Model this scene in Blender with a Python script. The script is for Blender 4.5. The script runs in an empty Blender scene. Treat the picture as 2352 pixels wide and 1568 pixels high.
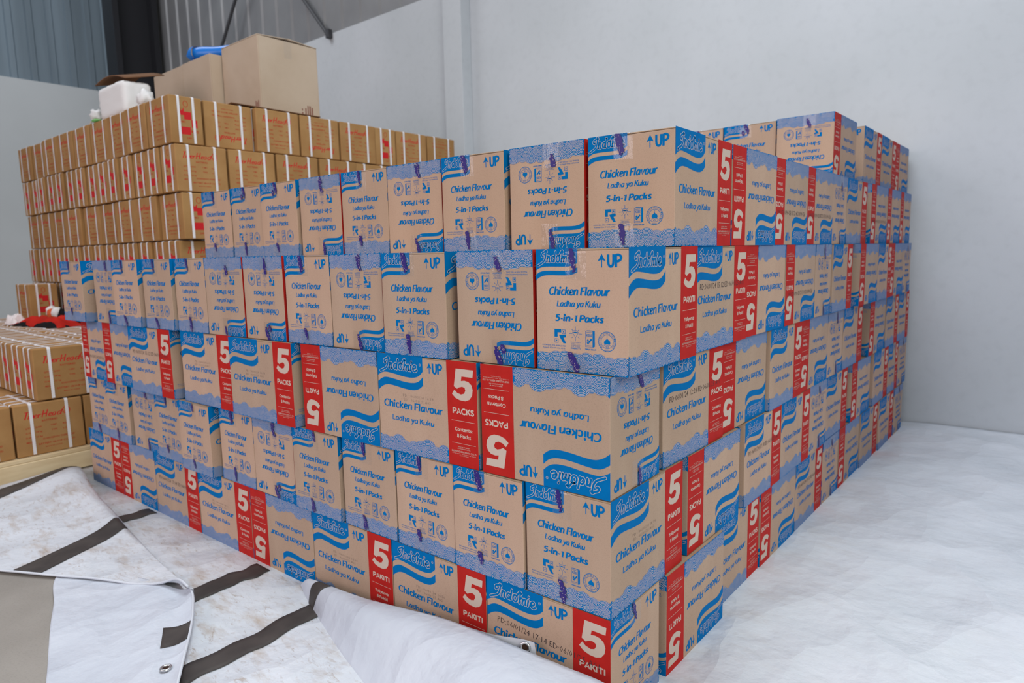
import bpy, bmesh, math, random
from mathutils import Vector, Matrix, noise, geometry
R = random.Random(7)
S = bpy.context.scene
COL = S.collection

# ------------------------------------------------------------------ camera, world, light, exposure
cam_d = bpy.data.cameras.new('camera'); cam = bpy.data.objects.new('camera', cam_d); COL.objects.link(cam)
yaw, pitch, roll = math.radians(129.8825), math.radians(-7.4608), math.radians(-1.2576)
fw = Vector((math.cos(pitch)*math.cos(yaw), math.cos(pitch)*math.sin(yaw), math.sin(pitch)))
rt = fw.cross(Vector((0, 0, 1))).normalized(); up = rt.cross(fw)
r2 = math.cos(roll)*rt + math.sin(roll)*up; u2 = -math.sin(roll)*rt + math.cos(roll)*up
cm = Matrix((r2, u2, -fw)).transposed().to_4x4(); cm.translation = Vector((0.78236, -1.27671, 1.15169))
cam.matrix_world = cm
cam_d.sensor_width = 36.0; cam_d.lens = 1546.84/2352*36.0; cam_d.clip_start = 0.05; cam_d.clip_end = 60
cam_d.dof.use_dof = True; cam_d.dof.focus_distance = 1.75; cam_d.dof.aperture_fstop = 4.0
S.camera = cam
wd = bpy.data.worlds.new('hall_daylight'); S.world = wd; wd.use_nodes = True
bg = wd.node_tree.nodes['Background']; bg.inputs[0].default_value = (0.93, 0.97, 1.0, 1); bg.inputs[1].default_value = 0.33

def area(name, loc, target, sx, sy, power, col, spread=180):
    d = bpy.data.lights.new(name, 'AREA'); d.shape = 'RECTANGLE'; d.size = sx; d.size_y = sy
    d.energy = power; d.color = col; d.spread = math.radians(spread)
    o = bpy.data.objects.new(name, d); COL.objects.link(o); o.location = loc
    o.rotation_euler = (Vector(target)-Vector(loc)).to_track_quat('-Z', 'Y').to_euler()
    return o
area('daylight_doorway', (-2.2, -6.0, 3.0), (-1.2, 0, 1.0), 5.5, 3.6, 188, (1.0, 0.86, 0.90))
area('side_fill', (5.0, -2.6, 4.0), (0.1, 0.3, 0.8), 3.0, 2.2, 40, (0.97, 1.0, 0.86), 80)  # fill lamp added for the right faces, beam narrowed to spare the back wall
area('roof_light_strip', (-0.2, 0.3, 6.0), (0.2, 0.9, 0), 3.6, 2.0, 180, (0.88, 0.96, 1.0), 150)
area('roof_light_strip_far', (-7.0, 0.5, 6.8), (-7.6, 1.4, 2), 3.0, 2.0, 115, (0.88, 0.94, 1.0))
S.view_settings.view_transform = 'Standard'; S.view_settings.look = 'None'
S.view_settings.gamma = 1.0; S.view_settings.use_curve_mapping = False; S.view_settings.exposure = 0.0

# ------------------------------------------------------------------ materials
def srgb(r, g, b):
    f = lambda c: (c/255/12.92) if c/255 <= 0.04045 else ((c/255+0.055)/1.055)**2.4
    return (f(r), f(g), f(b), 1)
M = {}
def mat(name, col, rough=0.7, spec=0.3, metal=0.0):
    m = bpy.data.materials.new(name); m.use_nodes = True; b = m.node_tree.nodes['Principled BSDF']
    b.inputs['Base Color'].default_value = col; b.inputs['Roughness'].default_value = rough
    b.inputs['Specular IOR Level'].default_value = spec; b.inputs['Metallic'].default_value = metal
    M[name] = m; return m
def nt(m): return m.node_tree.nodes, m.node_tree.links
def noisy(name, c1, c2, scale=6.0, rough=0.75, spec=0.25, detail=5.0, lo=0.35, hi=0.65, bump=0.0, bscale=60.0, metal=0.0, rnd=None, stretch=(1,1,1), speck=None):
    """two-tone noise colour, optional per-object tone, fine speckle and bump, in object space"""
    m = mat(name, c1, rough, spec, metal); n, l = nt(m); b = n['Principled BSDF']
    tc = n.new('ShaderNodeTexCoord'); mp = n.new('ShaderNodeMapping'); mp.inputs['Scale'].default_value = stretch
    l.new(tc.outputs['Object'], mp.inputs['Vector'])
    nz = n.new('ShaderNodeTexNoise'); nz.inputs['Scale'].default_value = scale; nz.inputs['Detail'].default_value = detail
    l.new(mp.outputs[0], nz.inputs['Vector'])
    rp = n.new('ShaderNodeValToRGB'); rp.color_ramp.elements[0].position = lo; rp.color_ramp.elements[1].position = hi
    rp.color_ramp.elements[0].color = c1; rp.color_ramp.elements[1].color = c2
    l.new(nz.outputs['Fac'], rp.inputs[0]); out = rp.outputs[0]
    if rnd:
        oi = n.new('ShaderNodeObjectInfo'); mx = n.new('ShaderNodeMix'); mx.data_type = 'RGBA'; mx.blend_type = 'MULTIPLY'
        mx.inputs['Factor'].default_value = 1.0
        r2 = n.new('ShaderNodeValToRGB'); r2.color_ramp.elements[0].color = rnd[0]; r2.color_ramp.elements[1].color = rnd[1]
        l.new(oi.outputs['Random'], r2.inputs[0]); l.new(out, mx.inputs['A']); l.new(r2.outputs[0], mx.inputs['B']); out = mx.outputs['Result']
    if speck:
        n2 = n.new('ShaderNodeTexNoise'); n2.inputs['Scale'].default_value = speck[0]; n2.inputs['Detail'].default_value = 2
        l.new(tc.outputs['Object'], n2.inputs['Vector'])
        r3 = n.new('ShaderNodeValToRGB'); r3.color_ramp.elements[0].position = 0.25; r3.color_ramp.elements[1].position = 0.5
        r3.color_ramp.elements[0].color = (speck[1],)*3+(1,); r3.color_ramp.elements[1].color = (1, 1, 1, 1)
        l.new(n2.outputs['Fac'], r3.inputs[0])
        m3 = n.new('ShaderNodeMix'); m3.data_type = 'RGBA'; m3.blend_type = 'MULTIPLY'; m3.inputs['Factor'].default_value = 1.0
        l.new(out, m3.inputs['A']); l.new(r3.outputs[0], m3.inputs['B']); out = m3.outputs['Result']
    l.new(out, b.inputs['Base Color'])
    if bump:
        n4 = n.new('ShaderNodeTexNoise'); n4.inputs['Scale'].default_value = bscale; n4.inputs['Detail'].default_value = 4
        l.new(mp.outputs[0], n4.inputs['Vector'])
        bp = n.new('ShaderNodeBump'); bp.inputs['Strength'].default_value = bump; bp.inputs['Distance'].default_value = 0.01
        l.new(n4.outputs['Fac'], bp.inputs['Height']); l.new(bp.outputs[0], b.inputs['Normal'])
    return m
KR = (srgb(255, 246, 240), srgb(236, 232, 226))
noisy('kraft', srgb(194, 170, 153), srgb(187, 162, 145), 9, 0.8, 0.12, rnd=KR, speck=(420, 0.86), stretch=(1, 1, 0.3))
noisy('kraft_flap', srgb(178, 158, 138), srgb(164, 143, 122), 14, 0.85, 0.1, rnd=KR)
mat('kraft_print', srgb(198, 180, 168), 0.75, 0.15)
noisy('ink_blue', srgb(0, 104, 170), srgb(0, 109, 176), 30, 0.6, 0.04)
noisy('ink_red', srgb(184, 40, 36), srgb(176, 37, 33), 25, 0.55, 0.06)
mat('ink_purple', srgb(44, 30, 116), 0.4, 0.3)
mat('ink_black', srgb(58, 52, 56), 0.7, 0.2)
mat('ink_grey', srgb(140, 122, 112), 0.8, 0.1)
noisy('battery_kraft', srgb(178, 140, 94), srgb(166, 126, 82), 7, 0.8, 0.15, rnd=(srgb(255, 250, 244), srgb(232, 226, 216)))
mat('battery_ink', srgb(176, 58, 38), 0.7, 0.15)
mat('battery_red', srgb(196, 34, 38), 0.65, 0.2)
mat('strap_white', srgb(226, 222, 226), 0.35, 0.5)
noisy('plain_kraft', srgb(194, 174, 154), srgb(184, 163, 142), 3, 0.8, 0.15, bump=0.15, bscale=18)
mat('kraft_brown_print', srgb(140, 96, 82), 0.8, 0.1)  # brown print of the handling marks
noisy('concrete', srgb(154, 148, 142), srgb(138, 132, 126), 2.2, 0.85, 0.25, bump=0.12, bscale=40, speck=(160, 0.9))
noisy('wall_paint', srgb(203, 206, 211), srgb(192, 196, 200), 0.7, 0.75, 0.25, bump=0.06, bscale=7, speck=(16, 0.96))
noisy('wall_paint_left', srgb(206, 210, 212), srgb(200, 204, 206), 0.9, 0.8, 0.2)
noisy('cladding_grey', srgb(150, 149, 150), srgb(136, 135, 137), 1.5, 0.5, 0.4, metal=0.3)
noisy('cladding_blue_sheen', srgb(150, 166, 178), srgb(128, 142, 152), 1.2, 0.35, 0.5, metal=0.55, stretch=(1, 3, 0.2))  # bluish reflected light and its streaks painted into the left cladding colour
mat('steel_dark', srgb(40, 40, 44), 0.55, 0.3)
mat('rod_grey', srgb(70, 70, 74), 0.5, 0.4)
noisy('pallet_wood', srgb(228, 208, 172), srgb(214, 190, 152), 4, 0.7, 0.2, stretch=(6, 1, 6))
noisy('tarp_white', srgb(204, 208, 217), srgb(195, 199, 209), 3, 0.5, 0.3, bump=0.22, bscale=14)
noisy('tarp_clean', srgb(198, 202, 213), srgb(188, 193, 205), 3, 0.45, 0.3)
noisy('tarp_black', srgb(70, 64, 62), srgb(56, 51, 50), 12, 0.6, 0.3)
# dirty tarp: brown smears over white
def dirty():
    m = noisy('tarp_dirty', srgb(207, 210, 218), srgb(197, 201, 209), 3, 0.55, 0.25); n, l = nt(m); b = n['Principled BSDF']
    src = b.inputs['Base Color'].links[0].from_socket
    tc = n.new('ShaderNodeTexCoord'); mp = n.new('ShaderNodeMapping'); mp.inputs['Scale'].default_value = (2.2, 6, 1); mp.inputs['Rotation'].default_value = (0, 0, 0.5)
    l.new(tc.outputs['Object'], mp.inputs[0]); nz = n.new('ShaderNodeTexNoise'); nz.inputs['Scale'].default_value = 2.2; nz.inputs['Detail'].default_value = 5; nz.inputs['Roughness'].default_value = 0.68
    l.new(mp.outputs[0], nz.inputs['Vector']); rp = n.new('ShaderNodeValToRGB'); rp.color_ramp.elements[0].position = 0.50; rp.color_ramp.elements[1].position = 0.74
    rp.color_ramp.elements[0].color = (0, 0, 0, 1); rp.color_ramp.elements[1].color = (0.65, 0.65, 0.65, 1); l.new(nz.outputs['Fac'], rp.inputs[0])
    sp = n.new('ShaderNodeSeparateXYZ'); l.new(tc.outputs['Object'], sp.inputs[0]); mr = n.new('ShaderNodeMapRange'); mr.inputs['From Min'].default_value = -0.9; mr.inputs['From Max'].default_value = 0.3; mr.inputs['To Min'].default_value = 1.0; mr.inputs['To Max'].default_value = 0.10; l.new(sp.outputs[0], mr.inputs[0])
    ml_ = n.new('ShaderNodeMath'); ml_.operation = 'MULTIPLY'; l.new(rp.outputs[0], ml_.inputs[0]); l.new(mr.outputs[0], ml_.inputs[1])
    mx = n.new('ShaderNodeMix'); mx.data_type = 'RGBA'; l.new(ml_.outputs[0], mx.inputs['Factor']); l.new(src, mx.inputs['A']); mx.inputs['B'].default_value = srgb(158, 132, 104)
    n2 = n.new('ShaderNodeTexNoise'); n2.inputs['Scale'].default_value = 7; n2.inputs['Detail'].default_value = 5; n2.inputs['Roughness'].default_value = 0.75; n2.inputs['Distortion'].default_value = 1.4; l.new(mp.outputs[0], n2.inputs['Vector'])
    r2 = n.new('ShaderNodeValToRGB'); r2.color_ramp.elements[0].position = 0.56; r2.color_ramp.elements[1].position = 0.70; r2.color_ramp.elements[0].color = (0, 0, 0, 1); r2.color_ramp.elements[1].color = (0.55, 0.55, 0.55, 1); l.new(n2.outputs['Fac'], r2.inputs[0])
    m2 = n.new('ShaderNodeMath'); m2.operation = 'MULTIPLY'; l.new(r2.outputs[0], m2.inputs[0]); l.new(mr.outputs[0], m2.inputs[1])
    x2 = n.new('ShaderNodeMix'); x2.data_type = 'RGBA'; l.new(m2.outputs[0], x2.inputs['Factor']); l.new(mx.outputs['Result'], x2.inputs['A']); x2.inputs['B'].default_value = srgb(140, 112, 84)
    l.new(x2.outputs['Result'], b.inputs['Base Color'])
dirty()
def creased(name, k):
    # pressed-in fold creases and soft puckers as fine relief
    n, l = nt(M[name]); b = n['Principled BSDF']; tc = n.new('ShaderNodeTexCoord')
    def vor(sc, rot):
        mp = n.new('ShaderNodeMapping'); mp.inputs['Rotation'].default_value = (0, 0, rot); mp.inputs['Scale'].default_value = (sc, sc*.7, sc); l.new(tc.outputs['Object'], mp.inputs[0])
        nz = n.new('ShaderNodeTexNoise'); nz.inputs['Scale'].default_value = 1.2; l.new(mp.outputs[0], nz.inputs['Vector'])
        ad = n.new('ShaderNodeMix'); ad.data_type = 'RGBA'; ad.inputs['Factor'].default_value = .25; l.new(mp.outputs[0], ad.inputs['A']); l.new(nz.outputs['Color'], ad.inputs['B'])
        v = n.new('ShaderNodeTexVoronoi'); v.feature = 'F1'; v.inputs['Scale'].default_value = 1; l.new(ad.outputs['Result'], v.inputs['Vector']); return v.outputs['Distance']
    nz = n.new('ShaderNodeTexNoise'); nz.inputs['Scale'].default_value = 22; nz.inputs['Detail'].default_value = 3; l.new(tc.outputs['Object'], nz.inputs['Vector'])
    b0 = n.new('ShaderNodeBump'); b0.inputs['Strength'].default_value = k; b0.inputs['Distance'].default_value = 0.05; l.new(vor(3.2, .4), b0.inputs['Height'])
    b1 = n.new('ShaderNodeBump'); b1.inputs['Strength'].default_value = k*.8; b1.inputs['Distance'].default_value = 0.025; l.new(vor(8, 1.1), b1.inputs['Height']); l.new(b0.outputs[0], b1.inputs['Normal'])
    b2 = n.new('ShaderNodeBump'); b2.inputs['Strength'].default_value = k*.6; b2.inputs['Distance'].default_value = 0.01; l.new(nz.outputs['Fac'], b2.inputs['Height']); l.new(b1.outputs[0], b2.inputs['Normal'])
    l.new(b2.outputs[0], b.inputs['Normal'])
creased('tarp_dirty', 1.0); creased('tarp_clean', .9)
mat('metal_ring', srgb(190, 190, 192), 0.3, 0.5, 0.9); mat('hole_dark', srgb(60, 45, 40), 0.9, 0.0)
noisy('cloth_red', srgb(190, 40, 28), srgb(160, 30, 22), 9, 0.85, 0.1); mat('cloth_black', srgb(26, 22, 24), 0.9, 0.1); mat('cloth_white', srgb(225, 215, 215), 0.85, 0.1)
mat('plastic_white', srgb(226, 224, 224), 0.45, 0.4); mat('plastic_blue', srgb(20, 120, 215), 0.3, 0.5); mat('plastic_orange', srgb(205, 90, 45), 0.5, 0.3)
mat('plastic_green', srgb(120, 190, 110), 0.5, 0.3); mat('cardboard_dark', srgb(120, 88, 66), 0.85, 0.1); mat('foam_white', srgb(232, 230, 230), 0.8, 0.2)
# clear packing tape
def tape_mat():
    m = bpy.data.materials.new('packing_tape'); m.use_nodes = True; n, l = nt(m); n.clear()
    o = n.new('ShaderNodeOutputMaterial'); mx = n.new('ShaderNodeMixShader'); t = n.new('ShaderNodeBsdfTransparent'); t.inputs[0].default_value = (1, 1, 1, 1)
    g = n.new('ShaderNodeBsdfGlossy'); g.inputs['Roughness'].default_value = 0.14
    lw = n.new('ShaderNodeLayerWeight'); lw.inputs[0].default_value = 0.5; pw = n.new('ShaderNodeMath'); pw.operation = 'POWER'; pw.inputs[1].default_value = 3.0; ma = n.new('ShaderNodeMath'); ma.operation = 'MULTIPLY_ADD'; ma.inputs[1].default_value = 0.30; ma.inputs[2].default_value = 0.07
    tc = n.new('ShaderNodeTexCoord'); mp = n.new('ShaderNodeMapping'); mp.inputs['Scale'].default_value = (160, 26, 1); nz = n.new('ShaderNodeTexNoise'); nz.inputs['Scale'].default_value = 1.0; nz.inputs['Detail'].default_value = 3
    l.new(tc.outputs['Object'], mp.inputs[0]); l.new(mp.outputs[0], nz.inputs['Vector'])
    bp = n.new('ShaderNodeBump'); bp.inputs['Strength'].default_value = 0.6; bp.inputs['Distance'].default_value = 0.004
    l.new(nz.outputs['Fac'], bp.inputs['Height']); l.new(bp.outputs[0], g.inputs['Normal']); l.new(bp.outputs[0], lw.inputs['Normal'])
    l.new(lw.outputs['Facing'], pw.inputs[0]); l.new(pw.outputs[0], ma.inputs[0]); l.new(ma.outputs[0], mx.inputs[0]); l.new(t.outputs[0], mx.inputs[1]); l.new(g.outputs[0], mx.inputs[2]); l.new(mx.outputs[0], o.inputs[0])
    M['packing_tape'] = m
tape_mat()

# ------------------------------------------------------------------ mesh helpers
def mk(name, verts, faces, mats, idx=None, smooth=False):
    me = bpy.data.meshes.new(name); me.from_pydata(verts, [], faces)
    for m in ([mats] if isinstance(mats, str) else mats): me.materials.append(M[m])
    if idx: me.polygons.foreach_set('material_index', idx)
    if smooth: me.polygons.foreach_set('use_smooth', [True]*len(me.polygons))
    me.update(); return me
def ob(name, me, parent=None, mx=None, **props):
    o = bpy.data.objects.new(name, me); COL.objects.link(o)
    if parent: o.parent = parent
    if mx is not None: o.matrix_basis = mx
    for k, v in props.items(): o[k] = v
    return o
def box_mesh(name, x0, x1, y0, y1, z0, z1, m, bev=0.0, seg=1):
    bm = bmesh.new(); vs = [bm.verts.new((x, y, z)) for x in (x0, x1) for y in (y0, y1) for z in (z0, z1)]
    for f in ((0, 1, 3, 2), (4, 6, 7, 5), (0, 4, 5, 1), (2, 3, 7, 6), (0, 2, 6, 4), (1, 5, 7, 3)): bm.faces.new([vs[i] for i in f])
    bmesh.ops.recalc_face_normals(bm, faces=bm.faces)
    if bev: bmesh.ops.bevel(bm, geom=bm.edges[:], offset=bev, segments=seg, affect='EDGES', profile=0.5)
    me = bpy.data.meshes.new(name); bm.to_mesh(me); bm.free(); me.materials.append(M[m]); return me
def tube(path, rad, n=8, closed=False):
    V = []; F = []; k = len(path)
    for i, p in enumerate(path):
        p = Vector(p); a = Vector(path[(i-1) % k] if (closed or i) else path[0]); b = Vector(path[(i+1) % k] if (closed or i < k-1) else path[-1])
        d = (b-a).normalized(); h = Vector((0, 0, 1)) if abs(d.z) < 0.9 else Vector((1, 0, 0)); u = d.cross(h).normalized(); w = u.cross(d)
        r = rad[i] if isinstance(rad, (list, tuple)) else rad
        for j in range(n):
            t = 2*math.pi*j/n; V.append(p + u*math.cos(t)*r + w*math.sin(t)*r)
    for i in range(k if closed else k-1):
        for j in range(n):
            a = i*n+j; b = i*n+(j+1) % n; c = ((i+1) % k)*n+(j+1) % n; d = ((i+1) % k)*n+j; F.append((a, b, c, d))
    if not closed: F += [tuple(range(n))[::-1], tuple(range((k-1)*n, k*n))]
    return V, F
def grid_mesh(name, fn, nu, nv, m, thick=0.0, smooth=True):
    V = [Vector(fn(i/nu, j/nv)) for i in range(nu+1) for j in range(nv+1)]; w = nv+1
    F = [(i*w+j, (i+1)*w+j, (i+1)*w+j+1, i*w+j+1) for i in range(nu) for j in range(nv)]
    if thick:
        nb = len(V); V = V + [v - Vector((0, 0, thick)) for v in V]; F2 = [tuple(nb+q for q in f[::-1]) for f in F]
        rim = [i*w for i in range(nu+1)] + [nu*w+j for j in range(1, nv+1)] + [i*w+nv for i in range(nu-1, -1, -1)] + [j for j in range(nv-1, 0, -1)]
        F3 = [(rim[k], rim[(k+1) % len(rim)], nb+rim[(k+1) % len(rim)], nb+rim[k]) for k in range(len(rim))]; F = F+F2+F3
    me = mk(name, V, F, m, None, smooth)
    bm = bmesh.new(); bm.from_mesh(me); bmesh.ops.recalc_face_normals(bm, faces=bm.faces); bm.to_mesh(me); bm.free(); return me

# flat print built in face coordinates (x right, y up, z out of the face)
STEP = 0.000005; BASE = 0.00020
class Print:
    def __init__(s): s.V = []; s.F = []; s.I = []; s.mats = []; s.lv = 0
    def mi(s, m):
        if m not in s.mats: s.mats.append(m)
        return s.mats.index(m)
    def up(s, k=1): s.lv += k
    def add(s, pts, faces, m):
        o = len(s.V); z = BASE + s.lv*STEP; s.V += [(p[0], p[1], z) for p in pts]; s.F += [tuple(o+i for i in f) for f in faces]; s.I += [s.mi(m)]*len(faces)
    def poly(s, pts, m):
        t = geometry.tessellate_polygon([[Vector((p[0], p[1], 0)) for p in pts]])
        fs = []
        for a, b, c in t:
            A, B, C = pts[a], pts[b], pts[c]
            fs.append((a, b, c) if (B[0]-A[0])*(C[1]-A[1])-(B[1]-A[1])*(C[0]-A[0]) > 0 else (a, c, b))
        s.add(pts, fs, m)
    def rect(s, x0, y0, x1, y1, m): s.add([(x0, y0), (x1, y0), (x1, y1), (x0, y1)], [(0, 1, 2, 3)], m)
    def disc(s, cx, cy, rx, m, ry=None, n=12):
        ry = ry or rx; s.add([(cx+rx*math.cos(2*math.pi*i/n), cy+ry*math.sin(2*math.pi*i/n)) for i in range(n)], [tuple(range(n))], m)
    def stroke(s, pts, w, m, caps=False, closed=False):
        n = len(pts); L = []; Rr = []
        for i in range(n):
            a = pts[(i-1) % n] if (closed or i) else pts[0]; b = pts[(i+1) % n] if (closed or i < n-1) else pts[-1]
            dx, dy = b[0]-a[0], b[1]-a[1]; d = math.hypot(dx, dy) or 1; nx, ny = -dy/d*w/2, dx/d*w/2
            L.append((pts[i][0]+nx, pts[i][1]+ny)); Rr.append((pts[i][0]-nx, pts[i][1]-ny))
        fs = [(n+i, n+(i+1) % n, (i+1) % n, i) for i in range(n if closed else n-1)]
        s.add(L+Rr, fs, m)
        if caps:
            for q in (pts[0], pts[-1]): s.disc(q[0], q[1], w/2, m, n=8)
    def ring(s, cx, cy, r, w, m, ry=None, n=28, a0=0, a1=360):
        ry = ry or r; full = (a1-a0 >= 360); k = n if full else n+1
        s.stroke([(cx+r*math.cos(math.radians(a0+(a1-a0)*i/n)), cy+ry*math.sin(math.radians(a0+(a1-a0)*i/n))) for i in range(k)], w, m, closed=full)
    def text(s, body, x0, y0, width, cap, m, bold=0.0, shear=0.0, space=1.0, rot=0.0, res=2):
        """width and cap height in metres; x0,y0 baseline start"""
        P, Fc, w, h = glyphs(body, bold, shear, space, res); sx = width/w; sy = cap/h; c, sn = math.cos(rot), math.sin(rot)
        pts = []
        for x, y in P:
            X, Y = x*sx, y*sy; pts.append((x0+X*c-Y*sn, y0+X*sn+Y*c))
        s.add(pts, Fc, m)
    def mesh(s, name): return mk(name, s.V, s.F, s.mats, s.I)
GC = {}
CAPH = {}
def glyphs(body, bold, shear, space, res):
    k = (body, bold, shear, space, res)
    if k in GC: return GC[k]
    def conv(b):
        c = bpy.data.curves.new('lettering', 'FONT'); c.body = b; c.size = 1; c.resolution_u = res; c.offset = bold; c.shear = shear; c.space_character = space
        o = bpy.data.objects.new('lettering', c); COL.objects.link(o); dg = bpy.context.evaluated_depsgraph_get(); dg.update()
        me = bpy.data.meshes.new_from_object(o.evaluated_get(dg)); P = [(v.co.x, v.co.y) for v in me.vertices]; F = []
        for p in me.polygons:
            f = list(p.vertices); A = sum(P[f[i]][0]*P[f[(i+1) % len(f)]][1]-P[f[(i+1) % len(f)]][0]*P[f[i]][1] for i in range(len(f)))
            F.append(tuple(f if A > 0 else f[::-1]))
        bpy.data.objects.remove(o); bpy.data.curves.remove(c); bpy.data.meshes.remove(me); return P, F
    P, F = conv(body)
    if (bold, shear) not in CAPH:
        H_, _ = conv('H'); CAPH[(bold, shear)] = (min(p[1] for p in H_), max(p[1] for p in H_))
    x0 = min(p[0] for p in P); x1 = max(p[0] for p in P); b0, b1 = CAPH[(bold, shear)]
    P = [(p[0]-x0, p[1]-b0) for p in P]; GC[k] = (P, F, x1-x0, b1-b0); return GC[k]


def smooth(pts, it=1):
    for _ in range(it):
        q = [pts[0]]
        for a, b in zip(pts, pts[1:]): q += [(a[0]*.75+b[0]*.25, a[1]*.75+b[1]*.25), (a[0]*.25+b[0]*.75, a[1]*.25+b[1]*.75)]
        q.append(pts[-1]); pts = q
    return pts
# pen-drawn letter shapes: strokes in a field with cap height 10, drawn with a broad nib
PEN = {'C': (7, [[(6.3, 8.6), (4.5, 9.8), (2.2, 9), (.8, 6.5), (.8, 3.4), (2.2, .8), (4.5, .2), (6.4, 1.6)]]), 'h': (6.1, [[(1, 10.4), (1, 0)], [(1, 4.3), (2.5, 6.6), (4, 6.9), (4.9, 5.6), (4.9, 0)]]),
 'i': (2.6, [[(1, 7), (1, 0)], [(1, 9.3), (1.05, 9.7)]]), 'c': (5.2, [[(4.6, 5.9), (3.2, 7), (1.6, 6.2), (.8, 3.6), (1.6, .9), (3.2, .1), (4.7, 1.2)]]), 'k': (5.5, [[(1, 10.4), (1, 0)], [(1.2, 3.2), (4.7, 7)], [(2.3, 4.3), (5, 0)]]),
 'e': (5.5, [[(1, 3.5), (4.7, 4.2), (4.4, 6), (3, 7), (1.5, 6.1), (.8, 3.6), (1.5, .9), (3.2, .1), (4.9, 1.3)]]), 'n': (6.1, [[(1, 7), (1, 0)], [(1, 4.3), (2.5, 6.6), (4, 6.9), (4.9, 5.6), (4.9, 0)]]), 'F': (5.6, [[(1, 10), (1, 0)], [(1, 9.4), (5.6, 9.6)], [(1, 5.1), (4.8, 5.3)]]),
 'l': (2.5, [[(1, 10.4), (1, 0)]]), 'a': (6, [[(4.6, 6), (3.2, 7), (1.6, 6.2), (.8, 3.4), (1.5, .6), (2.8, .2), (4.2, 1.8), (4.7, 4)], [(4.9, 7), (4.9, 0)]]), 'v': (5.3, [[(.6, 7), (2.6, .3), (4.9, 7)]]),
 'o': (5.9, [[(2.9, 7), (1.4, 6.2), (.8, 3.5), (1.4, .8), (2.9, .1), (4.4, .8), (5, 3.5), (4.4, 6.2), (2.9, 7)]]), 'u': (6, [[(1, 7), (1, 1.5), (2, .2), (3.4, .7), (4.8, 2.7)], [(4.9, 7), (4.9, 0)]]), 'r': (4.2, [[(1, 7), (1, 0)], [(1, 4.2), (2.4, 6.5), (4.1, 6.7)]]),
 'L': (5.3, [[(1, 10), (1, .5), (5.2, .5)]]), 'g': (6, [[(4.6, 6), (3.2, 7), (1.6, 6.2), (.8, 3.4), (1.5, .6), (2.8, .2), (4.2, 1.8), (4.7, 4)], [(4.9, 7), (4.7, -.8), (3.2, -3), (1, -2.6)]]), 'd': (6, [[(4.6, 6), (3.2, 7), (1.6, 6.2), (.8, 3.4), (1.5, .6), (2.8, .2), (4.2, 1.8), (4.7, 4)], [(4.9, 10.4), (4.9, 0)]]), 'y': (5.3, [[(.6, 7), (2.9, .5)], [(5, 7), (2.7, -.7), (1.2, -2.8), (0, -2.6)]]),
 'K': (6, [[(1, 10), (1, 0)], [(1.2, 4.6), (5.5, 10)], [(2.5, 6.2), (5.9, 0)]]), '5': (6, [[(5.2, 9.5), (1.6, 9.5), (1.3, 5.5), (3.4, 6.2), (5, 4.6), (4.8, 1.8), (3, .3), (.8, .9)]]), '-': (3.8, [[(.6, 3.6), (3.2, 3.6)]]), '1': (4, [[(.6, 7.8), (2.6, 9.6), (2.6, 0)]]),
 'P': (6, [[(1, 10), (1, 0)], [(1, 9.4), (3.6, 9.6), (5.4, 8.2), (5.1, 5.8), (3, 4.5), (1.1, 4.5)]]), 's': (4.8, [[(4.2, 6.1), (2.6, 7), (1.1, 5.8), (1.6, 4.2), (3.4, 3), (4, 1.6), (2.8, .2), (.7, 1)]]), 'U': (6.6, [[(1.1, 10), (1.1, 3), (2, .9), (3.3, .4), (4.6, .9), (5.5, 3), (5.5, 10)]]),
 'A': (6.8, [[(.7, 0), (3.4, 9.6), (6.1, 0)], [(1.8, 3.1), (5, 3.1)]]), 'S': (5.8, [[(5, 8.4), (3.4, 9.7), (1.4, 8.6), (1.4, 6.4), (3.2, 5.2), (4.9, 3.8), (4.7, 1.4), (2.8, .3), (.8, 1.6)]]), 'I': (3, [[(1.2, 10), (1.2, 0)]]), 'T': (6.2, [[(.5, 9.4), (5.7, 9.4)], [(3.1, 9.4), (3.1, 0)]]),
 't': (4, [[(1.7, 9), (1.7, 1.4), (2.6, .2), (3.8, .6)], [(.4, 6.6), (3.6, 6.6)]]), 'm': (9.4, [[(1, 7), (1, 0)], [(1, 4.3), (2.4, 6.6), (3.8, 6.9), (4.6, 5.6), (4.6, 0)], [(4.6, 4.3), (6, 6.6), (7.4, 6.9), (8.2, 5.6), (8.2, 0)]]), 'Y': (6, [[(.5, 10), (3, 5)], [(5.6, 10), (3, 5), (3, 0)]]),
 '8': (6, [[(3, 5.2), (1.3, 6.6), (1.3, 8.8), (3, 9.8), (4.7, 8.8), (4.7, 6.6), (3, 5.2), (1, 3.6), (1, 1.2), (3, .1), (5, 1.2), (5, 3.6), (3, 5.2)]]), ':': (2.6, [[(1, 1), (1.05, 1.1)], [(1, 5.6), (1.05, 5.7)]]), ' ': (2.6, [])}
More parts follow.
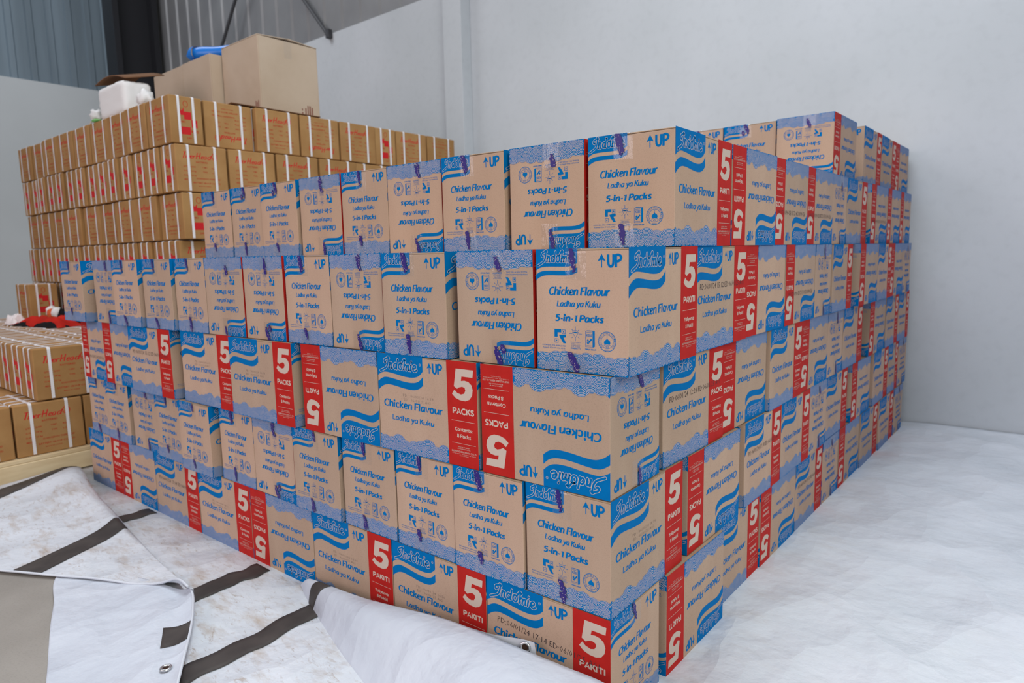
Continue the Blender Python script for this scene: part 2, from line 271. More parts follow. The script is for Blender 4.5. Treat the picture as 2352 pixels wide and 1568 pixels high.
def pen(p, body, x0, y0, width, cap, m, wt=1.7, thin=.6, shear=0.0, sp=0.0):
    adv = sum(PEN[c][0]+sp for c in body)-PEN[body[-1]][0]*.1; k = width/adv; ky = cap/10; x = 0
    for ch in body:
        a, ss = PEN[ch]
        for st in ss:
            q = smooth(st, 1) if len(st) > 3 else st; pts = [(x0+(x+u)*k+v*ky*shear, y0+v*ky) for u, v in q]; n = len(pts); A = []; B = []
            for i in range(n):
                d = (pts[min(i+1, n-1)][0]-pts[max(i-1, 0)][0], pts[min(i+1, n-1)][1]-pts[max(i-1, 0)][1]); ln = math.hypot(*d) or 1
                w = wt*(thin+(1-thin)*abs(d[1])/ln)*(k+ky)/2; nx, ny = -d[1]/ln*w/2, d[0]/ln*w/2; A.append((pts[i][0]+nx, pts[i][1]+ny)); B.append((pts[i][0]-nx, pts[i][1]-ny))
            le = sum(math.hypot(pts[i+1][0]-pts[i][0], pts[i+1][1]-pts[i][1]) for i in range(n-1))
            if le < 1.0*ky: p.up(); p.disc(pts[0][0], pts[0][1], wt*.62*(k+ky)/2, m, n=10)
            else: p.up(); p.add(A+B, [(n+i, n+i+1, i+1, i) for i in range(n-1)], m)
        x += a+sp

# ------------------------------------------------------------------ the setting
WY = 3.69; WX = -10.65; WT = 3.70
def struct(name, me, mx=None, **kw): return ob(name, me, None, mx, kind='structure', **kw)
struct('floor', box_mesh('floor', WX, 7, -8, WY, -0.1, 0, 'concrete'))
struct('wall_back', box_mesh('wall_back', WX, 7, WY, WY+0.2, 0, WT, 'wall_paint'))
struct('wall_right_unseen', box_mesh('wall_right_unseen', 2.0, 2.2, 0.25, WY, 0, 6.5, 'wall_paint'))  # unseen wall, added and raised to shade the right end of the back wall
struct('wall_left', box_mesh('wall_left', WX-0.2, WX, -8, WY, 0, WT, 'wall_paint_left'))
pil = struct('trim_1', box_mesh('pilaster', -4.04, -3.80, WY-0.13, WY, 0, WT+0.6, 'wall_paint', 0.004))
# profiled cladding above the masonry: extruded trapezoid ribs, one sheet after another as parts
def sheet(axis, a0, a1, pitch, m, name):
    prof = []; a = a0
    while a < a1-1e-6:
        for q, h in ((0, 0), (0.30, 0), (0.36, 0.022), (0.64, 0.022), (0.70, 0)): prof.append((a+q*pitch, h))
        a += pitch
    prof.append((a1, 0)); V = []; n = len(prof)
    for z in (WT-0.02, 7.0):
        for p, h in prof: V.append((p, WY+0.05-h, z) if axis == 'x' else (WX-0.05+h, p, z))
    F = [((i, i+1, n+i+1, n+i) if axis == 'x' else (i+1, i, n+i, n+i+1)) for i in range(n-1)]
    return mk(name, V, F, m)
cb = struct('wall_cladding_back', box_mesh('cladding_rail', WX, -2.5, WY+0.06, WY+0.1, WT, 7, 'cladding_grey'))
a = WX
while a < -2.6: ob('cladding_sheet', sheet('x', a, a+0.99, 0.33, 'cladding_grey', 'cladding_sheet'), cb); a += 0.99
cl = struct('wall_cladding_left', box_mesh('cladding_rail', WX-0.1, WX-0.06, -6, WY, WT, 7, 'cladding_blue_sheen'))
a = -5.22
while a < WY-0.5: ob('cladding_sheet', sheet('y', a, a+0.99, 0.2475, 'cladding_blue_sheen', 'cladding_sheet'), cl); a += 0.99
col_ = ob('steel_column', box_mesh('web', -10.50, -10.42, 3.10, 3.60, 0, 7, 'steel_dark'), label='dark steel building column standing in the far corner behind the boxes', category='column', kind='structure')
ob('flange', box_mesh('flange', -10.62, -10.26, 3.02, 3.10, 0, 7, 'steel_dark'), col_); ob('flange', box_mesh('flange', -10.62, -10.26, 3.58, 3.66, 0, 7, 'steel_dark'), col_)
for (p, q, t) in (((-7.15, 3.56, 5.2), (-8.45, 3.56, 3.72), 'thin grey bracing rod left of the big plain box, leaning right'), ((-7.0, 3.65, 4.82), (-5.98, 3.65, 3.68), 'thin grey bracing rod meeting the wall top, leaning left')):
    V, F = tube([p, q], 0.022, 8); rod = ob('bracing_rod', mk('bracing_rod', V, F, 'rod_grey'), label=t, category='rod', group='bracing rods')
    e = Vector(q); ob('clevis', box_mesh('clevis', e.x-0.03, e.x+0.03, e.y-0.02, e.y+0.04, e.z-0.04, e.z+0.06, 'rod_grey', 0.006), rod)

# ------------------------------------------------------------------ printed carton: face art
W, L, H = 0.25, 0.385, 0.29
def wave(width, seed):
    rr = random.Random(seed); p = Print()
    ctr = []
    for row, (y, rad) in enumerate(((0.022, 0.0245), (0.012, 0.0225), (0.002, 0.0225), (-0.008, 0.021))):
        x = -0.008 + (0.012 if row % 2 else 0); 
        while x < width+0.012:
            ctr.append((x+rr.uniform(-.003, .003), y+rr.uniform(-.002, .004), rad*rr.uniform(0.85, 1.25), rr.uniform(0.72, 0.98), rr.uniform(-28, 28))); x += rad*1.22
    def clip(pts): return [(min(max(x, 0.0002), width-0.0002), min(max(y, 0.0002), H)) for x, y in pts]
    p.rect(0.0002, 0.0002, width-0.0002, 0.02, 'ink_blue')
    for cx, cy, r, asp, tilt in ctr:
        p.up(); t = math.radians(tilt); ct, st = math.cos(t), math.sin(t)
        def el(f, a): 
            X, Y = r*f*math.cos(a), r*f*asp*math.sin(a); return (cx+X*ct-Y*st, cy+X*st+Y*ct)
        def arc(f, n=11): return [el(f, math.pi*(-0.12+1.24*i/n)) for i in range(n+1)]
        o = clip(arc(1.0, 14)); p.add(o, [tuple(range(len(o)))], 'ink_blue')
        p.up()
        for f in (0.93, 0.79, 0.65, 0.51, 0.37, 0.23):
            q = [c for c in arc(f) if 0 < c[0] < width and c[1] > 0.0005]
            if len(q) > 2: p.stroke(q, r*0.042, 'kraft_print')
    return p
LOGO = [  # brush-script word mark as pen strokes in a 100 x 30 field
    [(15, 20), (12, 18.5), (10.5, 21.5), (12.5, 25), (17, 26.5), (20, 28), (22.5, 30.5), (24.5, 27)],
    [(22.5, 28), (22, 22), (19.5, 14), (15, 9), (8, 6), (0, 2.5)],
    [(26.5, 20), (24.5, 9)], [(25.3, 15), (28, 19), (31.3, 19.5), (31.8, 16), (30.5, 9)],
    [(44, 18), (41, 19.6), (37.3, 17.5), (36, 13), (38, 9.3), (41.3, 10), (43.6, 14)], [(47.5, 27), (45.5, 19), (43.6, 9)],
    [(54, 20.6), (50.6, 18.6), (49, 14), (50.6, 9.8), (54.3, 8.6), (57.6, 11), (58.6, 15.6), (57, 19.4), (54, 20.6)],
    [(57.5, 20), (61, 24.5), (65, 29.5), (67.5, 26)], [(65.5, 27), (64, 18), (62.3, 9)], [(63.6, 14.5), (66.3, 18.6), (69.4, 19), (69.6, 15), (68.6, 9)],
    [(69.6, 14.5), (72.3, 18.6), (75.6, 19), (75.8, 15), (74.6, 9)],
    [(81.6, 19.4), (79.6, 9)], [(82.6, 25.2), (82.9, 25.6)],
    [(86.3, 13), (90, 13.6), (94, 15.8), (93.6, 19), (90, 19.8), (86.8, 16.6), (86, 12), (88, 8.9), (91.6, 8.6), (95.6, 11)]]
def logo_panel(x1, word, edge, st_top, st_bot):
    """blue flag with script word mark and wavy stripe; edges are (u,v) polylines from left to right"""
    p = Print()
    e = smooth(edge, 2); p.poly([(0.0002, 0.2897)] + [(0.0002, e[0][1])] + e[1:] + [(x1, 0.2897)], 'ink_blue')
    a = smooth(st_top, 2); b = smooth(st_bot, 2); p.poly([(max(q[0], .0002), q[1]) for q in b] + [(max(q[0], .0002), q[1]) for q in a[::-1]], 'ink_blue')
    x0, y0, w, h = word; f = lambda q: (x0+q[0]/100*w, y0+q[1]/30*h); k = (w/100+h/30)/2
    ss = [smooth([f(q) for q in s_], 1) for s_ in LOGO]
    for wd_, m in ((5.1, 'kraft_print'), (3.5, 'ink_blue')):
        for s_ in ss: p.up(); p.stroke(s_, wd_*k, m, caps=True)
        p.up()
    return p
def arrow(p, x, y0, y1, w, m):
    p.stroke([(x, y0), (x, y1-0.008)], 0.0028, m); p.up()
    h = (y1-y0)*0.55; p.poly([(x, y1), (x-w/2, y1-h), (x, y1-h*0.8), (x+w/2, y1-h)], m)
def dot_ring_text(p, body, cx, cy, r, size, a0, a1, m):
    n = len(body)
    for i, ch in enumerate(body):
        if ch == ' ': continue
        t = math.radians(a0+(a1-a0)*i/(n-1)); p.text(ch, cx+r*math.cos(t)-size*.35*math.sin(t), cy+r*math.sin(t)+size*.35*math.cos(t), size*.7, size, m, 0.0, 0, rot=t-math.pi/2, res=1)
FB = 0.012
# --- end face
E_logo = logo_panel(0.118, (0.006, 0.247, 0.108, 0.040), [(0, .2386), (.012, .246), (.03, .2485), (.075, .2478), (.1, .2482), (.118, .256)],
                    [(0, .2290), (.012, .2365), (.03, .2392), (.075, .2384), (.1, .2388), (.118, .2465)], [(0, .2155), (.012, .224), (.03, .2285), (.075, .2275), (.1, .228), (.118, .235)]).mesh('logo_panel_end')
def line_mesh(name, *a, **k):
    q = Print(); pen(q, *a, **k); return q.mesh(name)
p = Print(); arrow(p, .182, .2455, .2764, .0205, 'ink_blue'); pen(p, 'UP', .1956, .2462, .036, .0285, 'ink_blue', 2.1, .95); E_up = p.mesh('up_mark')
E_text = [line_mesh('lettering_end', 'Chicken Flavour', .036, .1815, .164, .0190, 'ink_blue', 2.3, .5, .20), line_mesh('lettering_end', 'Ladha ya Kuku', .0586, .1545, .118, .0138, 'ink_blue', 2.05, .55, .20), line_mesh('lettering_end', '5-in-1 Packs', .053, .1200, .132, .0155, 'ink_blue', 2.65, .55, .20)]
p = Print(); b_ = 'ink_blue'
# safety-authority mark: angular R with two nested squares
p.poly([(.0515, .1005), (.071, .1005), (.071, .0925), (.0605, .0925), (.0605, .0815), (.0515, .0815)], b_)
for (qx, qy) in ((.0778, .0945), (.0573, .0725)):
    p.stroke([(qx-.0045, qy-.0045), (qx+.0045, qy-.0045), (qx+.0045, qy+.0045), (qx-.0045, qy+.0045)], .0016, b_, closed=True); p.rect(qx-.0018, qy-.0018, qx+.0018, qy+.0018, b_)
p.poly([(.0645, .0865), (.084, .0885), (.084, .0815), (.0775, .0805), (.0845, .0672), (.0765, .0672), (.068, .0795)], b_)
p.text('RWANDA FDA APPROVED', .0164, .0588, .067, .0034, b_, .01); p.text('Rwanda FDA FP WA 0395', .0174, .0528, .064, .0034, b_, .006)
# diamond mark
cx, cy = .1108, .0915
for k in range(8):
    t = math.pi/4*k; r0, r1 = (.0085, .0175) if k % 2 == 0 else (.0095, .0145); p.stroke([(cx+r0*math.cos(t), cy+r0*math.sin(t)), (cx+r1*math.cos(t), cy+r1*math.sin(t))], .0011, b_)
p.stroke([(cx-.008, cy+.003), (cx-.0045, cy+.0075), (cx+.0045, cy+.0075), (cx+.008, cy+.003), (cx, cy-.009)], .0011, b_, closed=True); p.stroke([(cx-.008, cy+.003), (cx+.008, cy+.003)], .001, b_); p.disc(cx, cy+.003, .0055, b_, .0016)
for k, (t_, w_) in enumerate((('Diamond mark of', .027), ('quality product', .023), ('certified by bureau', .026), ('ICS 67.060', .024))): p.text(t_, cx-w_/2, .0700-k*.0034, w_, .0022, b_, .01, res=1)
p.text('DM#0777', .0975, .0548, .0285, .0042, b_, .02)
# standards book mark
p.stroke([(.1385, .0625), (.1575, .0625), (.1575, .0995), (.1385, .0995)], .0013, b_, closed=True); p.poly([(.1583, .0619), (.1632, .0640), (.1632, .1005), (.1583, .0995)], b_); p.poly([(.1392, .1000), (.1583, .1000), (.1632, .1010), (.1440, .1012)], b_)
p.rect(.141, .0958, .155, .0968, b_); p.text('KEBS', .1408, .0868, .0148, .0060, b_, .02); p.rect(.141, .0650, .155, .0660, b_)
p.poly([(.1412, .0765), (.1445, .0815), (.1475, .0775), (.1445, .0745)], b_); p.poly([(.1450, .0738), (.1478, .0710), (.1560, .0800), (.1530, .0830), (.1500, .0790), (.1478, .0772)], b_); p.poly([(.1412, .0740), (.1432, .0690), (.1480, .0690), (.1470, .0712), (.1445, .0735)], b_)
p.text('SM#18668', .1365, .0552, .0300, .0036, b_, .02)
# round seal with dome
cx, cy = .1955, .0778; p.ring(cx, cy, .0225, .0016, b_); p.ring(cx, cy, .0158, .0010, b_); dot_ring_text(p, 'KENYA BUREAU OF HALAL CERTIFICATION', cx, cy, .0176, .0032, 222, -42, b_)
p.text('KENYA', cx-.006, cy-.0208, .012, .0028, b_, .01); p.disc(cx-.0135, cy-.0135, .0009, b_, n=6); p.disc(cx+.0135, cy-.0135, .0009, b_, n=6)
p.poly([(cx, cy+.0080), (cx+.0018, cy+.0055), (cx+.0070, cy+.0018), (cx+.0085, cy-.0025), (cx+.0070, cy-.0062), (cx-.0070, cy-.0062), (cx-.0085, cy-.0025), (cx-.0070, cy+.0018), (cx-.0018, cy+.0055)], b_); p.stroke([(cx, cy+.007), (cx, cy+.0135)], .0008, b_)
p.stroke([(cx-.009, cy-.0085), (cx-.004, cy-.0072), (cx, cy-.0088), (cx+.004, cy-.0072), (cx+.009, cy-.0085)], .0009, b_); p.ring(cx, cy-.0118, .0038, .0008, b_, .0014, n=10)
E_marks = p.mesh('certification_marks')
E_wave = wave(W, 3).mesh('wave_border_end')
# --- long face
L_logo_p = logo_panel(0.188, (0.013, 0.2325, 0.158, 0.0475), [(0, .2215), (.018, .232), (.035, .2355), (.07, .2325), (.115, .2265), (.15, .2265), (.172, .2335), (.188, .2480)],
                      [(0, .2035), (.018, .2155), (.035, .2205), (.07, .2175), (.115, .2115), (.15, .2115), (.172, .2185), (.188, .2335)], [(0, .1768), (.018, .191), (.04, .1990), (.07, .1975), (.115, .1915), (.15, .1905), (.172, .1965), (.188, .2090)])
L_logo_p.up(); L_logo_p.ring(.1775, .2665, .0032, .0008, 'kraft_print', n=14); L_logo_p.text('R', .1764, .2650, .0022, .0030, 'kraft_print', 0, res=1)
L_logo = L_logo_p.mesh('logo_panel_side')
p = Print(); arrow(p, .2135, .2455, .2755, .0185, b_); pen(p, 'UP', .2235, .2462, .037, .0285, b_, 2.1, .95); L_up = p.mesh('up_mark')
L_text = [line_mesh('lettering_side', 'Chicken Flavour', .022, .1330, .235, .0208, b_, 2.25, .5, .10), line_mesh('lettering_side', 'Ladha ya Kuku', .055, .0950, .169, .0152, b_, 2.0, .55, .10)]
def band(words):
    p = Print(); p.rect(.2785, .0002, L-.0002, .2897, 'ink_red'); p.up(); k = 'kraft_print'
    p.poly([(.3125, .2690), (.3735, .2690), (.3710, .2490), (.3325, .2490), (.3300, .2365), (.3420, .2385), (.3560, .2365), (.3660, .2290), (.3705, .2165), (.3680, .2010), (.3590, .1890), (.3440, .1830), (.3250, .1835), (.3080, .1885), (.2965, .1985), (.3055, .2105), (.3150, .2030), (.3290, .1995), (.3400, .2030), (.3450, .2120), (.3425, .2190), (.3340, .2215), (.3225, .2185), (.3155, .2140), (.3040, .2200)], k)
    pen(p, words[0], .2965, .1455, .0755, .0155, k, 2.1, .9); p.rect(.292, .1258, .376, .1268, k)
    for t_, y, w_ in ((words[1], .0985, .063), (words[2], .0800, .049)): pen(p, t_, .3345-w_/2, y, w_, .0092, k, 1.9, .85)
    p.rect(.292, .0632, .376, .0641, k)
    for t_, y, w_, h_ in (('MANUFACTURED BY', .0525, .042, .0026), ('MITENGENEZWA NA', .0475, .046, .0026), ('SALIM WAZARAN KENYA CO. LTD', .0380, .089, .0050), ('P.O. BOX 79701 - 00200, NAIROBI, KENYA', .0330, .084, .0022), ('PRODUCT OF KENYA', .0285, .032, .0022)): p.text(t_, .3335-w_/2, y, w_, h_, k, .004, res=1)
    return p.mesh('red_band')
L_band = {'PACKS': band(('PACKS', 'Contents:', '8 Packs')), 'PAKITI': band(('PAKITI', 'Yaliyomo:', '8 Pakiti'))}
L_wave = wave(.2785, 11).mesh('wave_border_side')
STAMPS = {}
def stamp(kind):
    if kind not in STAMPS:
        p = Print(); p.lv = 60
        if kind.startswith('light'):
            hh = kind[5:]; p.text('PD : 06/01/24 ' + hh, .105, .1690, .120, .0075, 'ink_grey', -.012, 0, 1.15, res=1); p.text('ED : 06/01/25 A02', .107, .1570, .108, .0075, 'ink_grey', -.012, 0, 1.15, res=1)
        else: p.text('PD:06/01/24 ' + kind + ' ED:06/01/25 A01', .036, .1715, .318, .0150, 'ink_black', -.010, 0, 1.0, rot=-0.055 if kind == '17:14' else 0.0, res=1)
        STAMPS[kind] = p.mesh('date_stamp')
    return STAMPS[kind]
# clear tape tabs with smeared purple print (several hand-torn variants)
def tape_tab(top, seed):
    rr = random.Random(seed); z = .0011; x0 = .084+rr.uniform(-.008, .008); x1 = x0+.056; y0, y1 = (.226+rr.uniform(-.012, .01), .2898) if top else (.0002, .058+rr.uniform(-.012, .01))
    V = []; F = []; n = 6
    for i in range(n+1):
        t = i/n
        for j in range(7):
            s_ = j/6; y = y0+(y1-y0)*t + (rr.uniform(-.0015, .0015) if (i == 0 and top) or (i == n and not top) else 0)
            V.append((x0+(x1-x0)*s_, y, z+.0006*math.sin(s_*9+t*4)*(1 if 0 < i < n else .3)))
    for i in range(n):
        for j in range(6): F.append((i*7+j, i*7+j+1, (i+1)*7+j+1, (i+1)*7+j))
    if top:   # fold over the top edge
        k = len(V)
        for j in range(7): V.append((x0+(x1-x0)*j/6, H+.0012, -.030))
        for j in range(6): F.append((n*7+j, n*7+j+1, k+j+1, k+j))
    tm = mk('tape', V, F, 'packing_tape', None, True)
    p = Print(); p.lv = 70
    for seg in range(2 if rr.random() < .6 else 1):
        cx = x0+rr.uniform(.012, .034); ya = (y1 if top else y1)-(0 if seg == 0 else rr.uniform(.02, .034)); ln = rr.uniform(.034, .056) if seg == 0 else rr.uniform(.018, .028)
        yb = max(ya-ln, .001); wd_ = rr.uniform(.013, .019); lean = rr.uniform(.004, .022); A = []; B = []; m = 18
        for i in range(m+1):
            t = i/m; y = ya+(yb-ya)*t; c = cx+lean*t; w_ = wd_*(.55+.45*math.sin(math.pi*min(1, t*1.1+.08)))/2
            A.append((c-w_+rr.uniform(-.0026, .0026), y+rr.uniform(-.0006, .0006))); B.append((c+w_+rr.uniform(-.0026, .0026), y+rr.uniform(-.0006, .0006)))
        p.poly(A+B[::-1], 'ink_purple'); p.up()
        for i in range(12):
            q = rr.randrange(1, m); p.disc(A[q][0]+rr.uniform(.0005, .010), A[q][1], rr.uniform(.0005, .0011), 'kraft_print', n=5)
        p.up()
    pm = mk('tape_print', [(v[0], v[1], v[2]+.0022) for v in p.V], p.F, p.mats, p.I); return tm, pm
TT = [tape_tab(True, 100+i) for i in range(6)]; TB = [tape_tab(False, 200+i) for i in range(6)]
# carton shells: E = narrow end towards -Y, L = long side towards -Y; four thin top flaps on a bevelled body
SH = {}
for k, (sx, sy) in {'E': (W, L), 'L': (L, W)}.items():
    body = box_mesh('carton_body', -sx/2, sx/2, -sy/2, sy/2, 0, H-.0055, 'kraft', .0018, 2)
    if k == 'E': fl = [box_mesh('top_flap', -sx/2, -.001, -sy/2, sy/2, 0, .0028, 'kraft_flap', .0006), box_mesh('top_flap', .001, sx/2, -sy/2, sy/2, 0, .0028, 'kraft_flap', .0006)]
    else: fl = [box_mesh('top_flap', -sx/2, sx/2, -sy/2, -.001, 0, .0028, 'kraft_flap', .0006), box_mesh('top_flap', -sx/2, sx/2, .001, sy/2, 0, .0028, 'kraft_flap', .0006)]
    SH[k] = (body, fl, sx, sy)
def face_matrix(side, sx, sy, flip):
    if side == 'front': X, Z, o, w = Vector((1, 0, 0)), Vector((0, -1, 0)), Vector((-sx/2, -sy/2, 0)), sx
    else: X, Z, o, w = Vector((0, 1, 0)), Vector((1, 0, 0)), Vector((sx/2, -sy/2, 0)), sy
    Y = Vector((0, 0, 1))
    if flip: o = o + X*w + Y*H; X, Y = -X, -Y
    m = Matrix((X, Y, Z)).transposed().to_4x4(); m.translation = o; return m
def carton(kind_front, flip, lang, cx, cy, z, label, sclx=1.0, scly=1.0, rot=0.0, st=None):
    body, fl, sx, sy = SH[kind_front]
    o = ob('noodle_carton', body, None, Matrix.Translation((cx, cy, z)) @ Matrix.Rotation(rot, 4, 'Z') @ Matrix.Diagonal((sclx, scly, 1, 1)), label=label, category='carton', group='instant noodle cartons in the big stack')
    for i, f in enumerate(fl):
        t = R.uniform(.0, .012); ax = 'Y' if kind_front == 'E' else 'X'; sg = (1 if i == 0 else -1)*(-1 if kind_front == 'E' else 1)
        piv = Vector(((-sx/2 if i == 0 else sx/2), 0, 0)) if kind_front == 'E' else Vector((0, (-sy/2 if i == 0 else sy/2), 0))
        ob('top_flap', f, o, Matrix.Translation((0, 0, H-.0053)) @ Matrix.Translation(piv) @ Matrix.Rotation(sg*t, 4, ax) @ Matrix.Translation(-piv))
    eside, lside = ('front', 'right') if kind_front == 'E' else ('right', 'front')
    me_ = face_matrix(eside, sx, sy, flip); ml = face_matrix(lside, sx, sy, flip)
    ob('logo_panel', E_logo, o, me_); ob('up_mark', E_up, o, me_); [ob('lettering', t, o, me_) for t in E_text]; ob('certification_marks', E_marks, o, me_); ob('wave_border', E_wave, o, me_)
    ob('logo_panel', L_logo, o, ml); ob('up_mark', L_up, o, ml); [ob('lettering', t, o, ml) for t in L_text]; ob('red_band', L_band[lang], o, ml); ob('wave_border', L_wave, o, ml)
    for (tm, pm) in (R.choice(TT), R.choice(TB)):
        t_ = ob('tape', tm, o, me_); ob('tape_print', pm, t_)
    if st: ob('date_stamp', stamp(st), o, ml)
    return o
ORD = 'first second third fourth fifth sixth seventh eighth ninth tenth eleventh twelfth thirteenth fourteenth fifteenth sixteenth seventeenth eighteenth nineteenth twentieth'.split()
ROWN = {1: 'bottom row', 2: 'second row up', 3: 'third row up', 4: 'fourth row up', 5: 'fifth row up', 6: 'topmost row'}
# left face: (kind, x0, x1, language, stamp, forward offset) from far left to the front corner; lower case = upside down
ROWA = {
 1: (0, .016, [('L', -3.172, -2.777, 'PACKS', None, 0), ('l', -2.777, -2.406, 'PAKITI', None, 0), ('L', -2.406, -1.997, 'PAKITI', '17:14b', 0), ('L', -1.997, -1.587, 'PACKS', 'light18:13', 0), ('l', -1.587, -1.187, 'PACKS', None, 0), ('L', -1.187, -.775, 'PAKITI', 'light14:50', 0), ('L', -.775, -.391, 'PAKITI', 'light14:50', 0), ('L', -.391, -.002, 'PAKITI', '17:14', 0)]),
 2: (.003, .018, [('E', -3.10, -2.861, 'PACKS', None, 0), ('E', -2.861, -2.60, 'PACKS', None, -.01), ('e', -2.585, -2.323, 'PAKITI', None, 0), ('E', -2.323, -2.066, 'PACKS', None, -.01), ('E', -2.054, -1.80, 'PAKITI', None, -.03), ('E', -1.778, -1.535, 'PACKS', None, 0), ('e', -1.535, -1.275, 'PAKITI', None, 0), ('E', -1.266, -1.01, 'PACKS', None, -.008), ('E', -1.0, -.748, 'PAKITI', None, 0), ('E', -.744, -.504, 'PACKS', None, 0), ('E', -.504, -.258, 'PACKS', None, -.004), ('E', -.254, -.004, 'PAKITI', 'light18:10', 0)]),
 3: (.005, .028, [('l', -3.047, -2.779, 'PACKS', '12:28', .004), ('l', -2.779, -2.448, 'PAKITI', None, 0), ('L', -2.448, -2.055, 'PAKITI', '15:12', -.02), ('L', -2.006, -1.614, 'PACKS', 'light16:10', 0), ('L', -1.614, -1.215, 'PACKS', 'light16:13', -.012), ('l', -1.18, -.798, 'PAKITI', None, 0), ('L', -.798, -.405, 'PACKS', 'light16:13', 0), ('l', -.394, -.006, 'PACKS', None, 0)]),
 4: (.025, .04, [('E', -3.093, -2.842, 'PACKS', None, -.03), ('e', -2.787, -2.540, 'PAKITI', None, 0), ('E', -2.534, -2.284, 'PACKS', None, -.02), ('E', -2.258, -2.012, 'PAKITI', None, -.012), ('E', -2.006, -1.771, 'PACKS', None, 0), ('e', -1.771, -1.512, 'PACKS', None, 0), ('e', -1.506, -1.266, 'PAKITI', None, 0), ('E', -1.255, -1.016, 'PACKS', None, 0), ('e', -1.016, -.776, 'PAKITI', None, 0), ('E', -.764, -.512, 'PACKS', None, -.012), ('e', -.485, -.234, 'PACKS', None, 0), ('E', -.227, .025, 'PAKITI', None, 0)]),
 5: (.279, .032, [('E', -2.264, -2.027, 'PACKS', None, 0), ('E', -2.020, -1.786, 'PACKS', None, 0), ('E', -1.786, -1.540, 'PACKS', None, -.006), ('e', -1.529, -1.281, 'PAKITI', None, 0), ('E', -1.276, -1.032, 'PACKS', None, 0), ('e', -1.032, -.777, 'PAKITI', None, 0), ('E', -.770, -.518, 'PACKS', None, -.008), ('e', -.506, -.250, 'PACKS', None, 0), ('E', -.242, .009, 'PAKITI', None, 0)])}
for row, (y0, sl, items) in ROWA.items():
    n = len(items)
    for i, (k, x0, x1, lang, st, off) in enumerate(items):
        K = k.upper(); flip = k.islower(); nom = SH[K][2]; wd_ = x1-x0-.003; cx = (x0+x1)/2; sy = SH[K][3]
        if wd_ > nom*1.08: wd_ = nom*1.08
        fy = y0+sl*cx+off; pos = n-i; state = 'upside-down' if flip else 'upright'
        lab = f"{state} noodle carton at the front corner of the {ROWN[row]}" if pos == 1 else f"{state} noodle carton, {ORD[pos-1]} from front corner, {ROWN[row]}, left side of stack"
        carton(K, flip, lang, cx, fy+sy/2, (row-1)*H, lab, wd_/nom, 1.0, math.atan(sl)+R.uniform(-.003, .003), st if st != '17:14b' else '17:18')
# right face: (kind on +X, y0, y1, language, stamp, x of the face) from the front corner to the back wall
ROWB = {
 1: [('l', .277, .660, 'PAKITI', None, .002), ('L', .670, 1.058, 'PACKS', None, -.032), ('l', 1.064, 1.452, 'PACKS', None, -.027), ('L', 1.457, 1.825, 'PAKITI', '15:12', -.027), ('e', 1.830, 2.080, 'PACKS', None, -.025), ('l', 2.086, 2.470, 'PAKITI', None, -.022), ('L', 2.475, 2.858, 'PACKS', None, -.015), ('L', 2.862, 3.246, 'PAKITI', None, -.008), ('e', 3.252, 3.500, 'PACKS', None, -.005)],
 2: [('l', .423, .805, 'PACKS', None, -.010), ('L', .862, 1.222, 'PAKITI', '17:18', -.016), ('L', 1.226, 1.572, 'PAKITI', None, -.016), ('e', 1.578, 1.832, 'PACKS', None, -.020), ('L', 1.838, 2.205, 'PACKS', None, -.026), ('l', 2.262, 2.636, 'PAKITI', None, -.018), ('L', 2.690, 3.050, 'PACKS', None, -.012), ('L', 3.056, 3.330, 'PAKITI', None, -.012), ('e', 3.336, 3.580, 'PACKS', None, -.010)],
 3: [('L', .281, .680, 'PACKS', '12:28', -.016), ('l', .684, 1.066, 'PACKS', None, -.024), ('L', 1.072, 1.430, 'PACKS', None, -.012), ('l', 1.434, 1.806, 'PAKITI', None, -.018), ('e', 1.812, 2.060, 'PACKS', None, -.020), ('L', 2.066, 2.430, 'PAKITI', None, -.020), ('l', 2.552, 2.915, 'PACKS', None, -.012), ('L', 2.922, 3.240, 'PAKITI', None, -.008), ('L', 3.246, 3.560, 'PACKS', None, -.006)],
 4: [('L', .424, .808, 'PAKITI', '15:12', .000), ('l', .814, 1.184, 'PACKS', None, -.007), ('l', 1.188, 1.543, 'PAKITI', '15:12', -.006), ('e', 1.548, 1.770, 'PACKS', None, -.006), ('L', 1.776, 2.090, 'PAKITI', None, .000), ('l', 2.180, 2.540, 'PACKS', None, .014), ('L', 2.548, 2.868, 'PAKITI', None, .014), ('l', 2.874, 3.225, 'PACKS', None, .010), ('e', 3.232, 3.450, 'PACKS', None, .008)],
 5: [('l', .676, 1.050, 'PAKITI', None, .000), ('l', 1.055, 1.418, 'PACKS', '12:28', -.006), ('l', 1.423, 1.775, 'PAKITI', '12:28', -.010), ('e', 1.780, 2.000, 'PACKS', None, -.012), ('L', 2.006, 2.372, 'PACKS', None, -.012), ('l', 2.432, 2.800, 'PAKITI', '15:12', -.005), ('l', 2.806, 3.140, 'PACKS', None, -.005), ('l', 3.146, 3.450, 'PAKITI', None, -.005)],
 6: [('l', 2.000, 2.385, 'PACKS', None, -.075), ('L', 2.490, 2.872, 'PAKITI', None, -.062), ('L', 2.878, 3.258, 'PACKS', None, -.062), ('l', 3.264, 3.640, 'PAKITI', None, -.064)]}
for row, items in ROWB.items():
    for i, (k, ya, yb, lang, st, fx) in enumerate(items):
        K = 'L' if k.upper() == 'E' else 'E'; flip = k.islower(); sx, sy = SH[K][2], SH[K][3]; ln = yb-ya-.003
        if row == 6 and i == 0: lab = 'upside-down noodle carton at the near corner of the topmost row'
        else: lab = f"{'upside-down' if flip else 'upright'} noodle carton, {ORD[i+(0 if row == 6 else 1)]} from {'near' if row == 6 else 'front'} corner, {ROWN[row]}, right side of stack"
        carton(K, flip, lang, fx-sx/2, (ya+yb)/2, (row-1)*H, lab, 1.0, min(ln/sy, 1.04), R.uniform(-.004, .004), st)
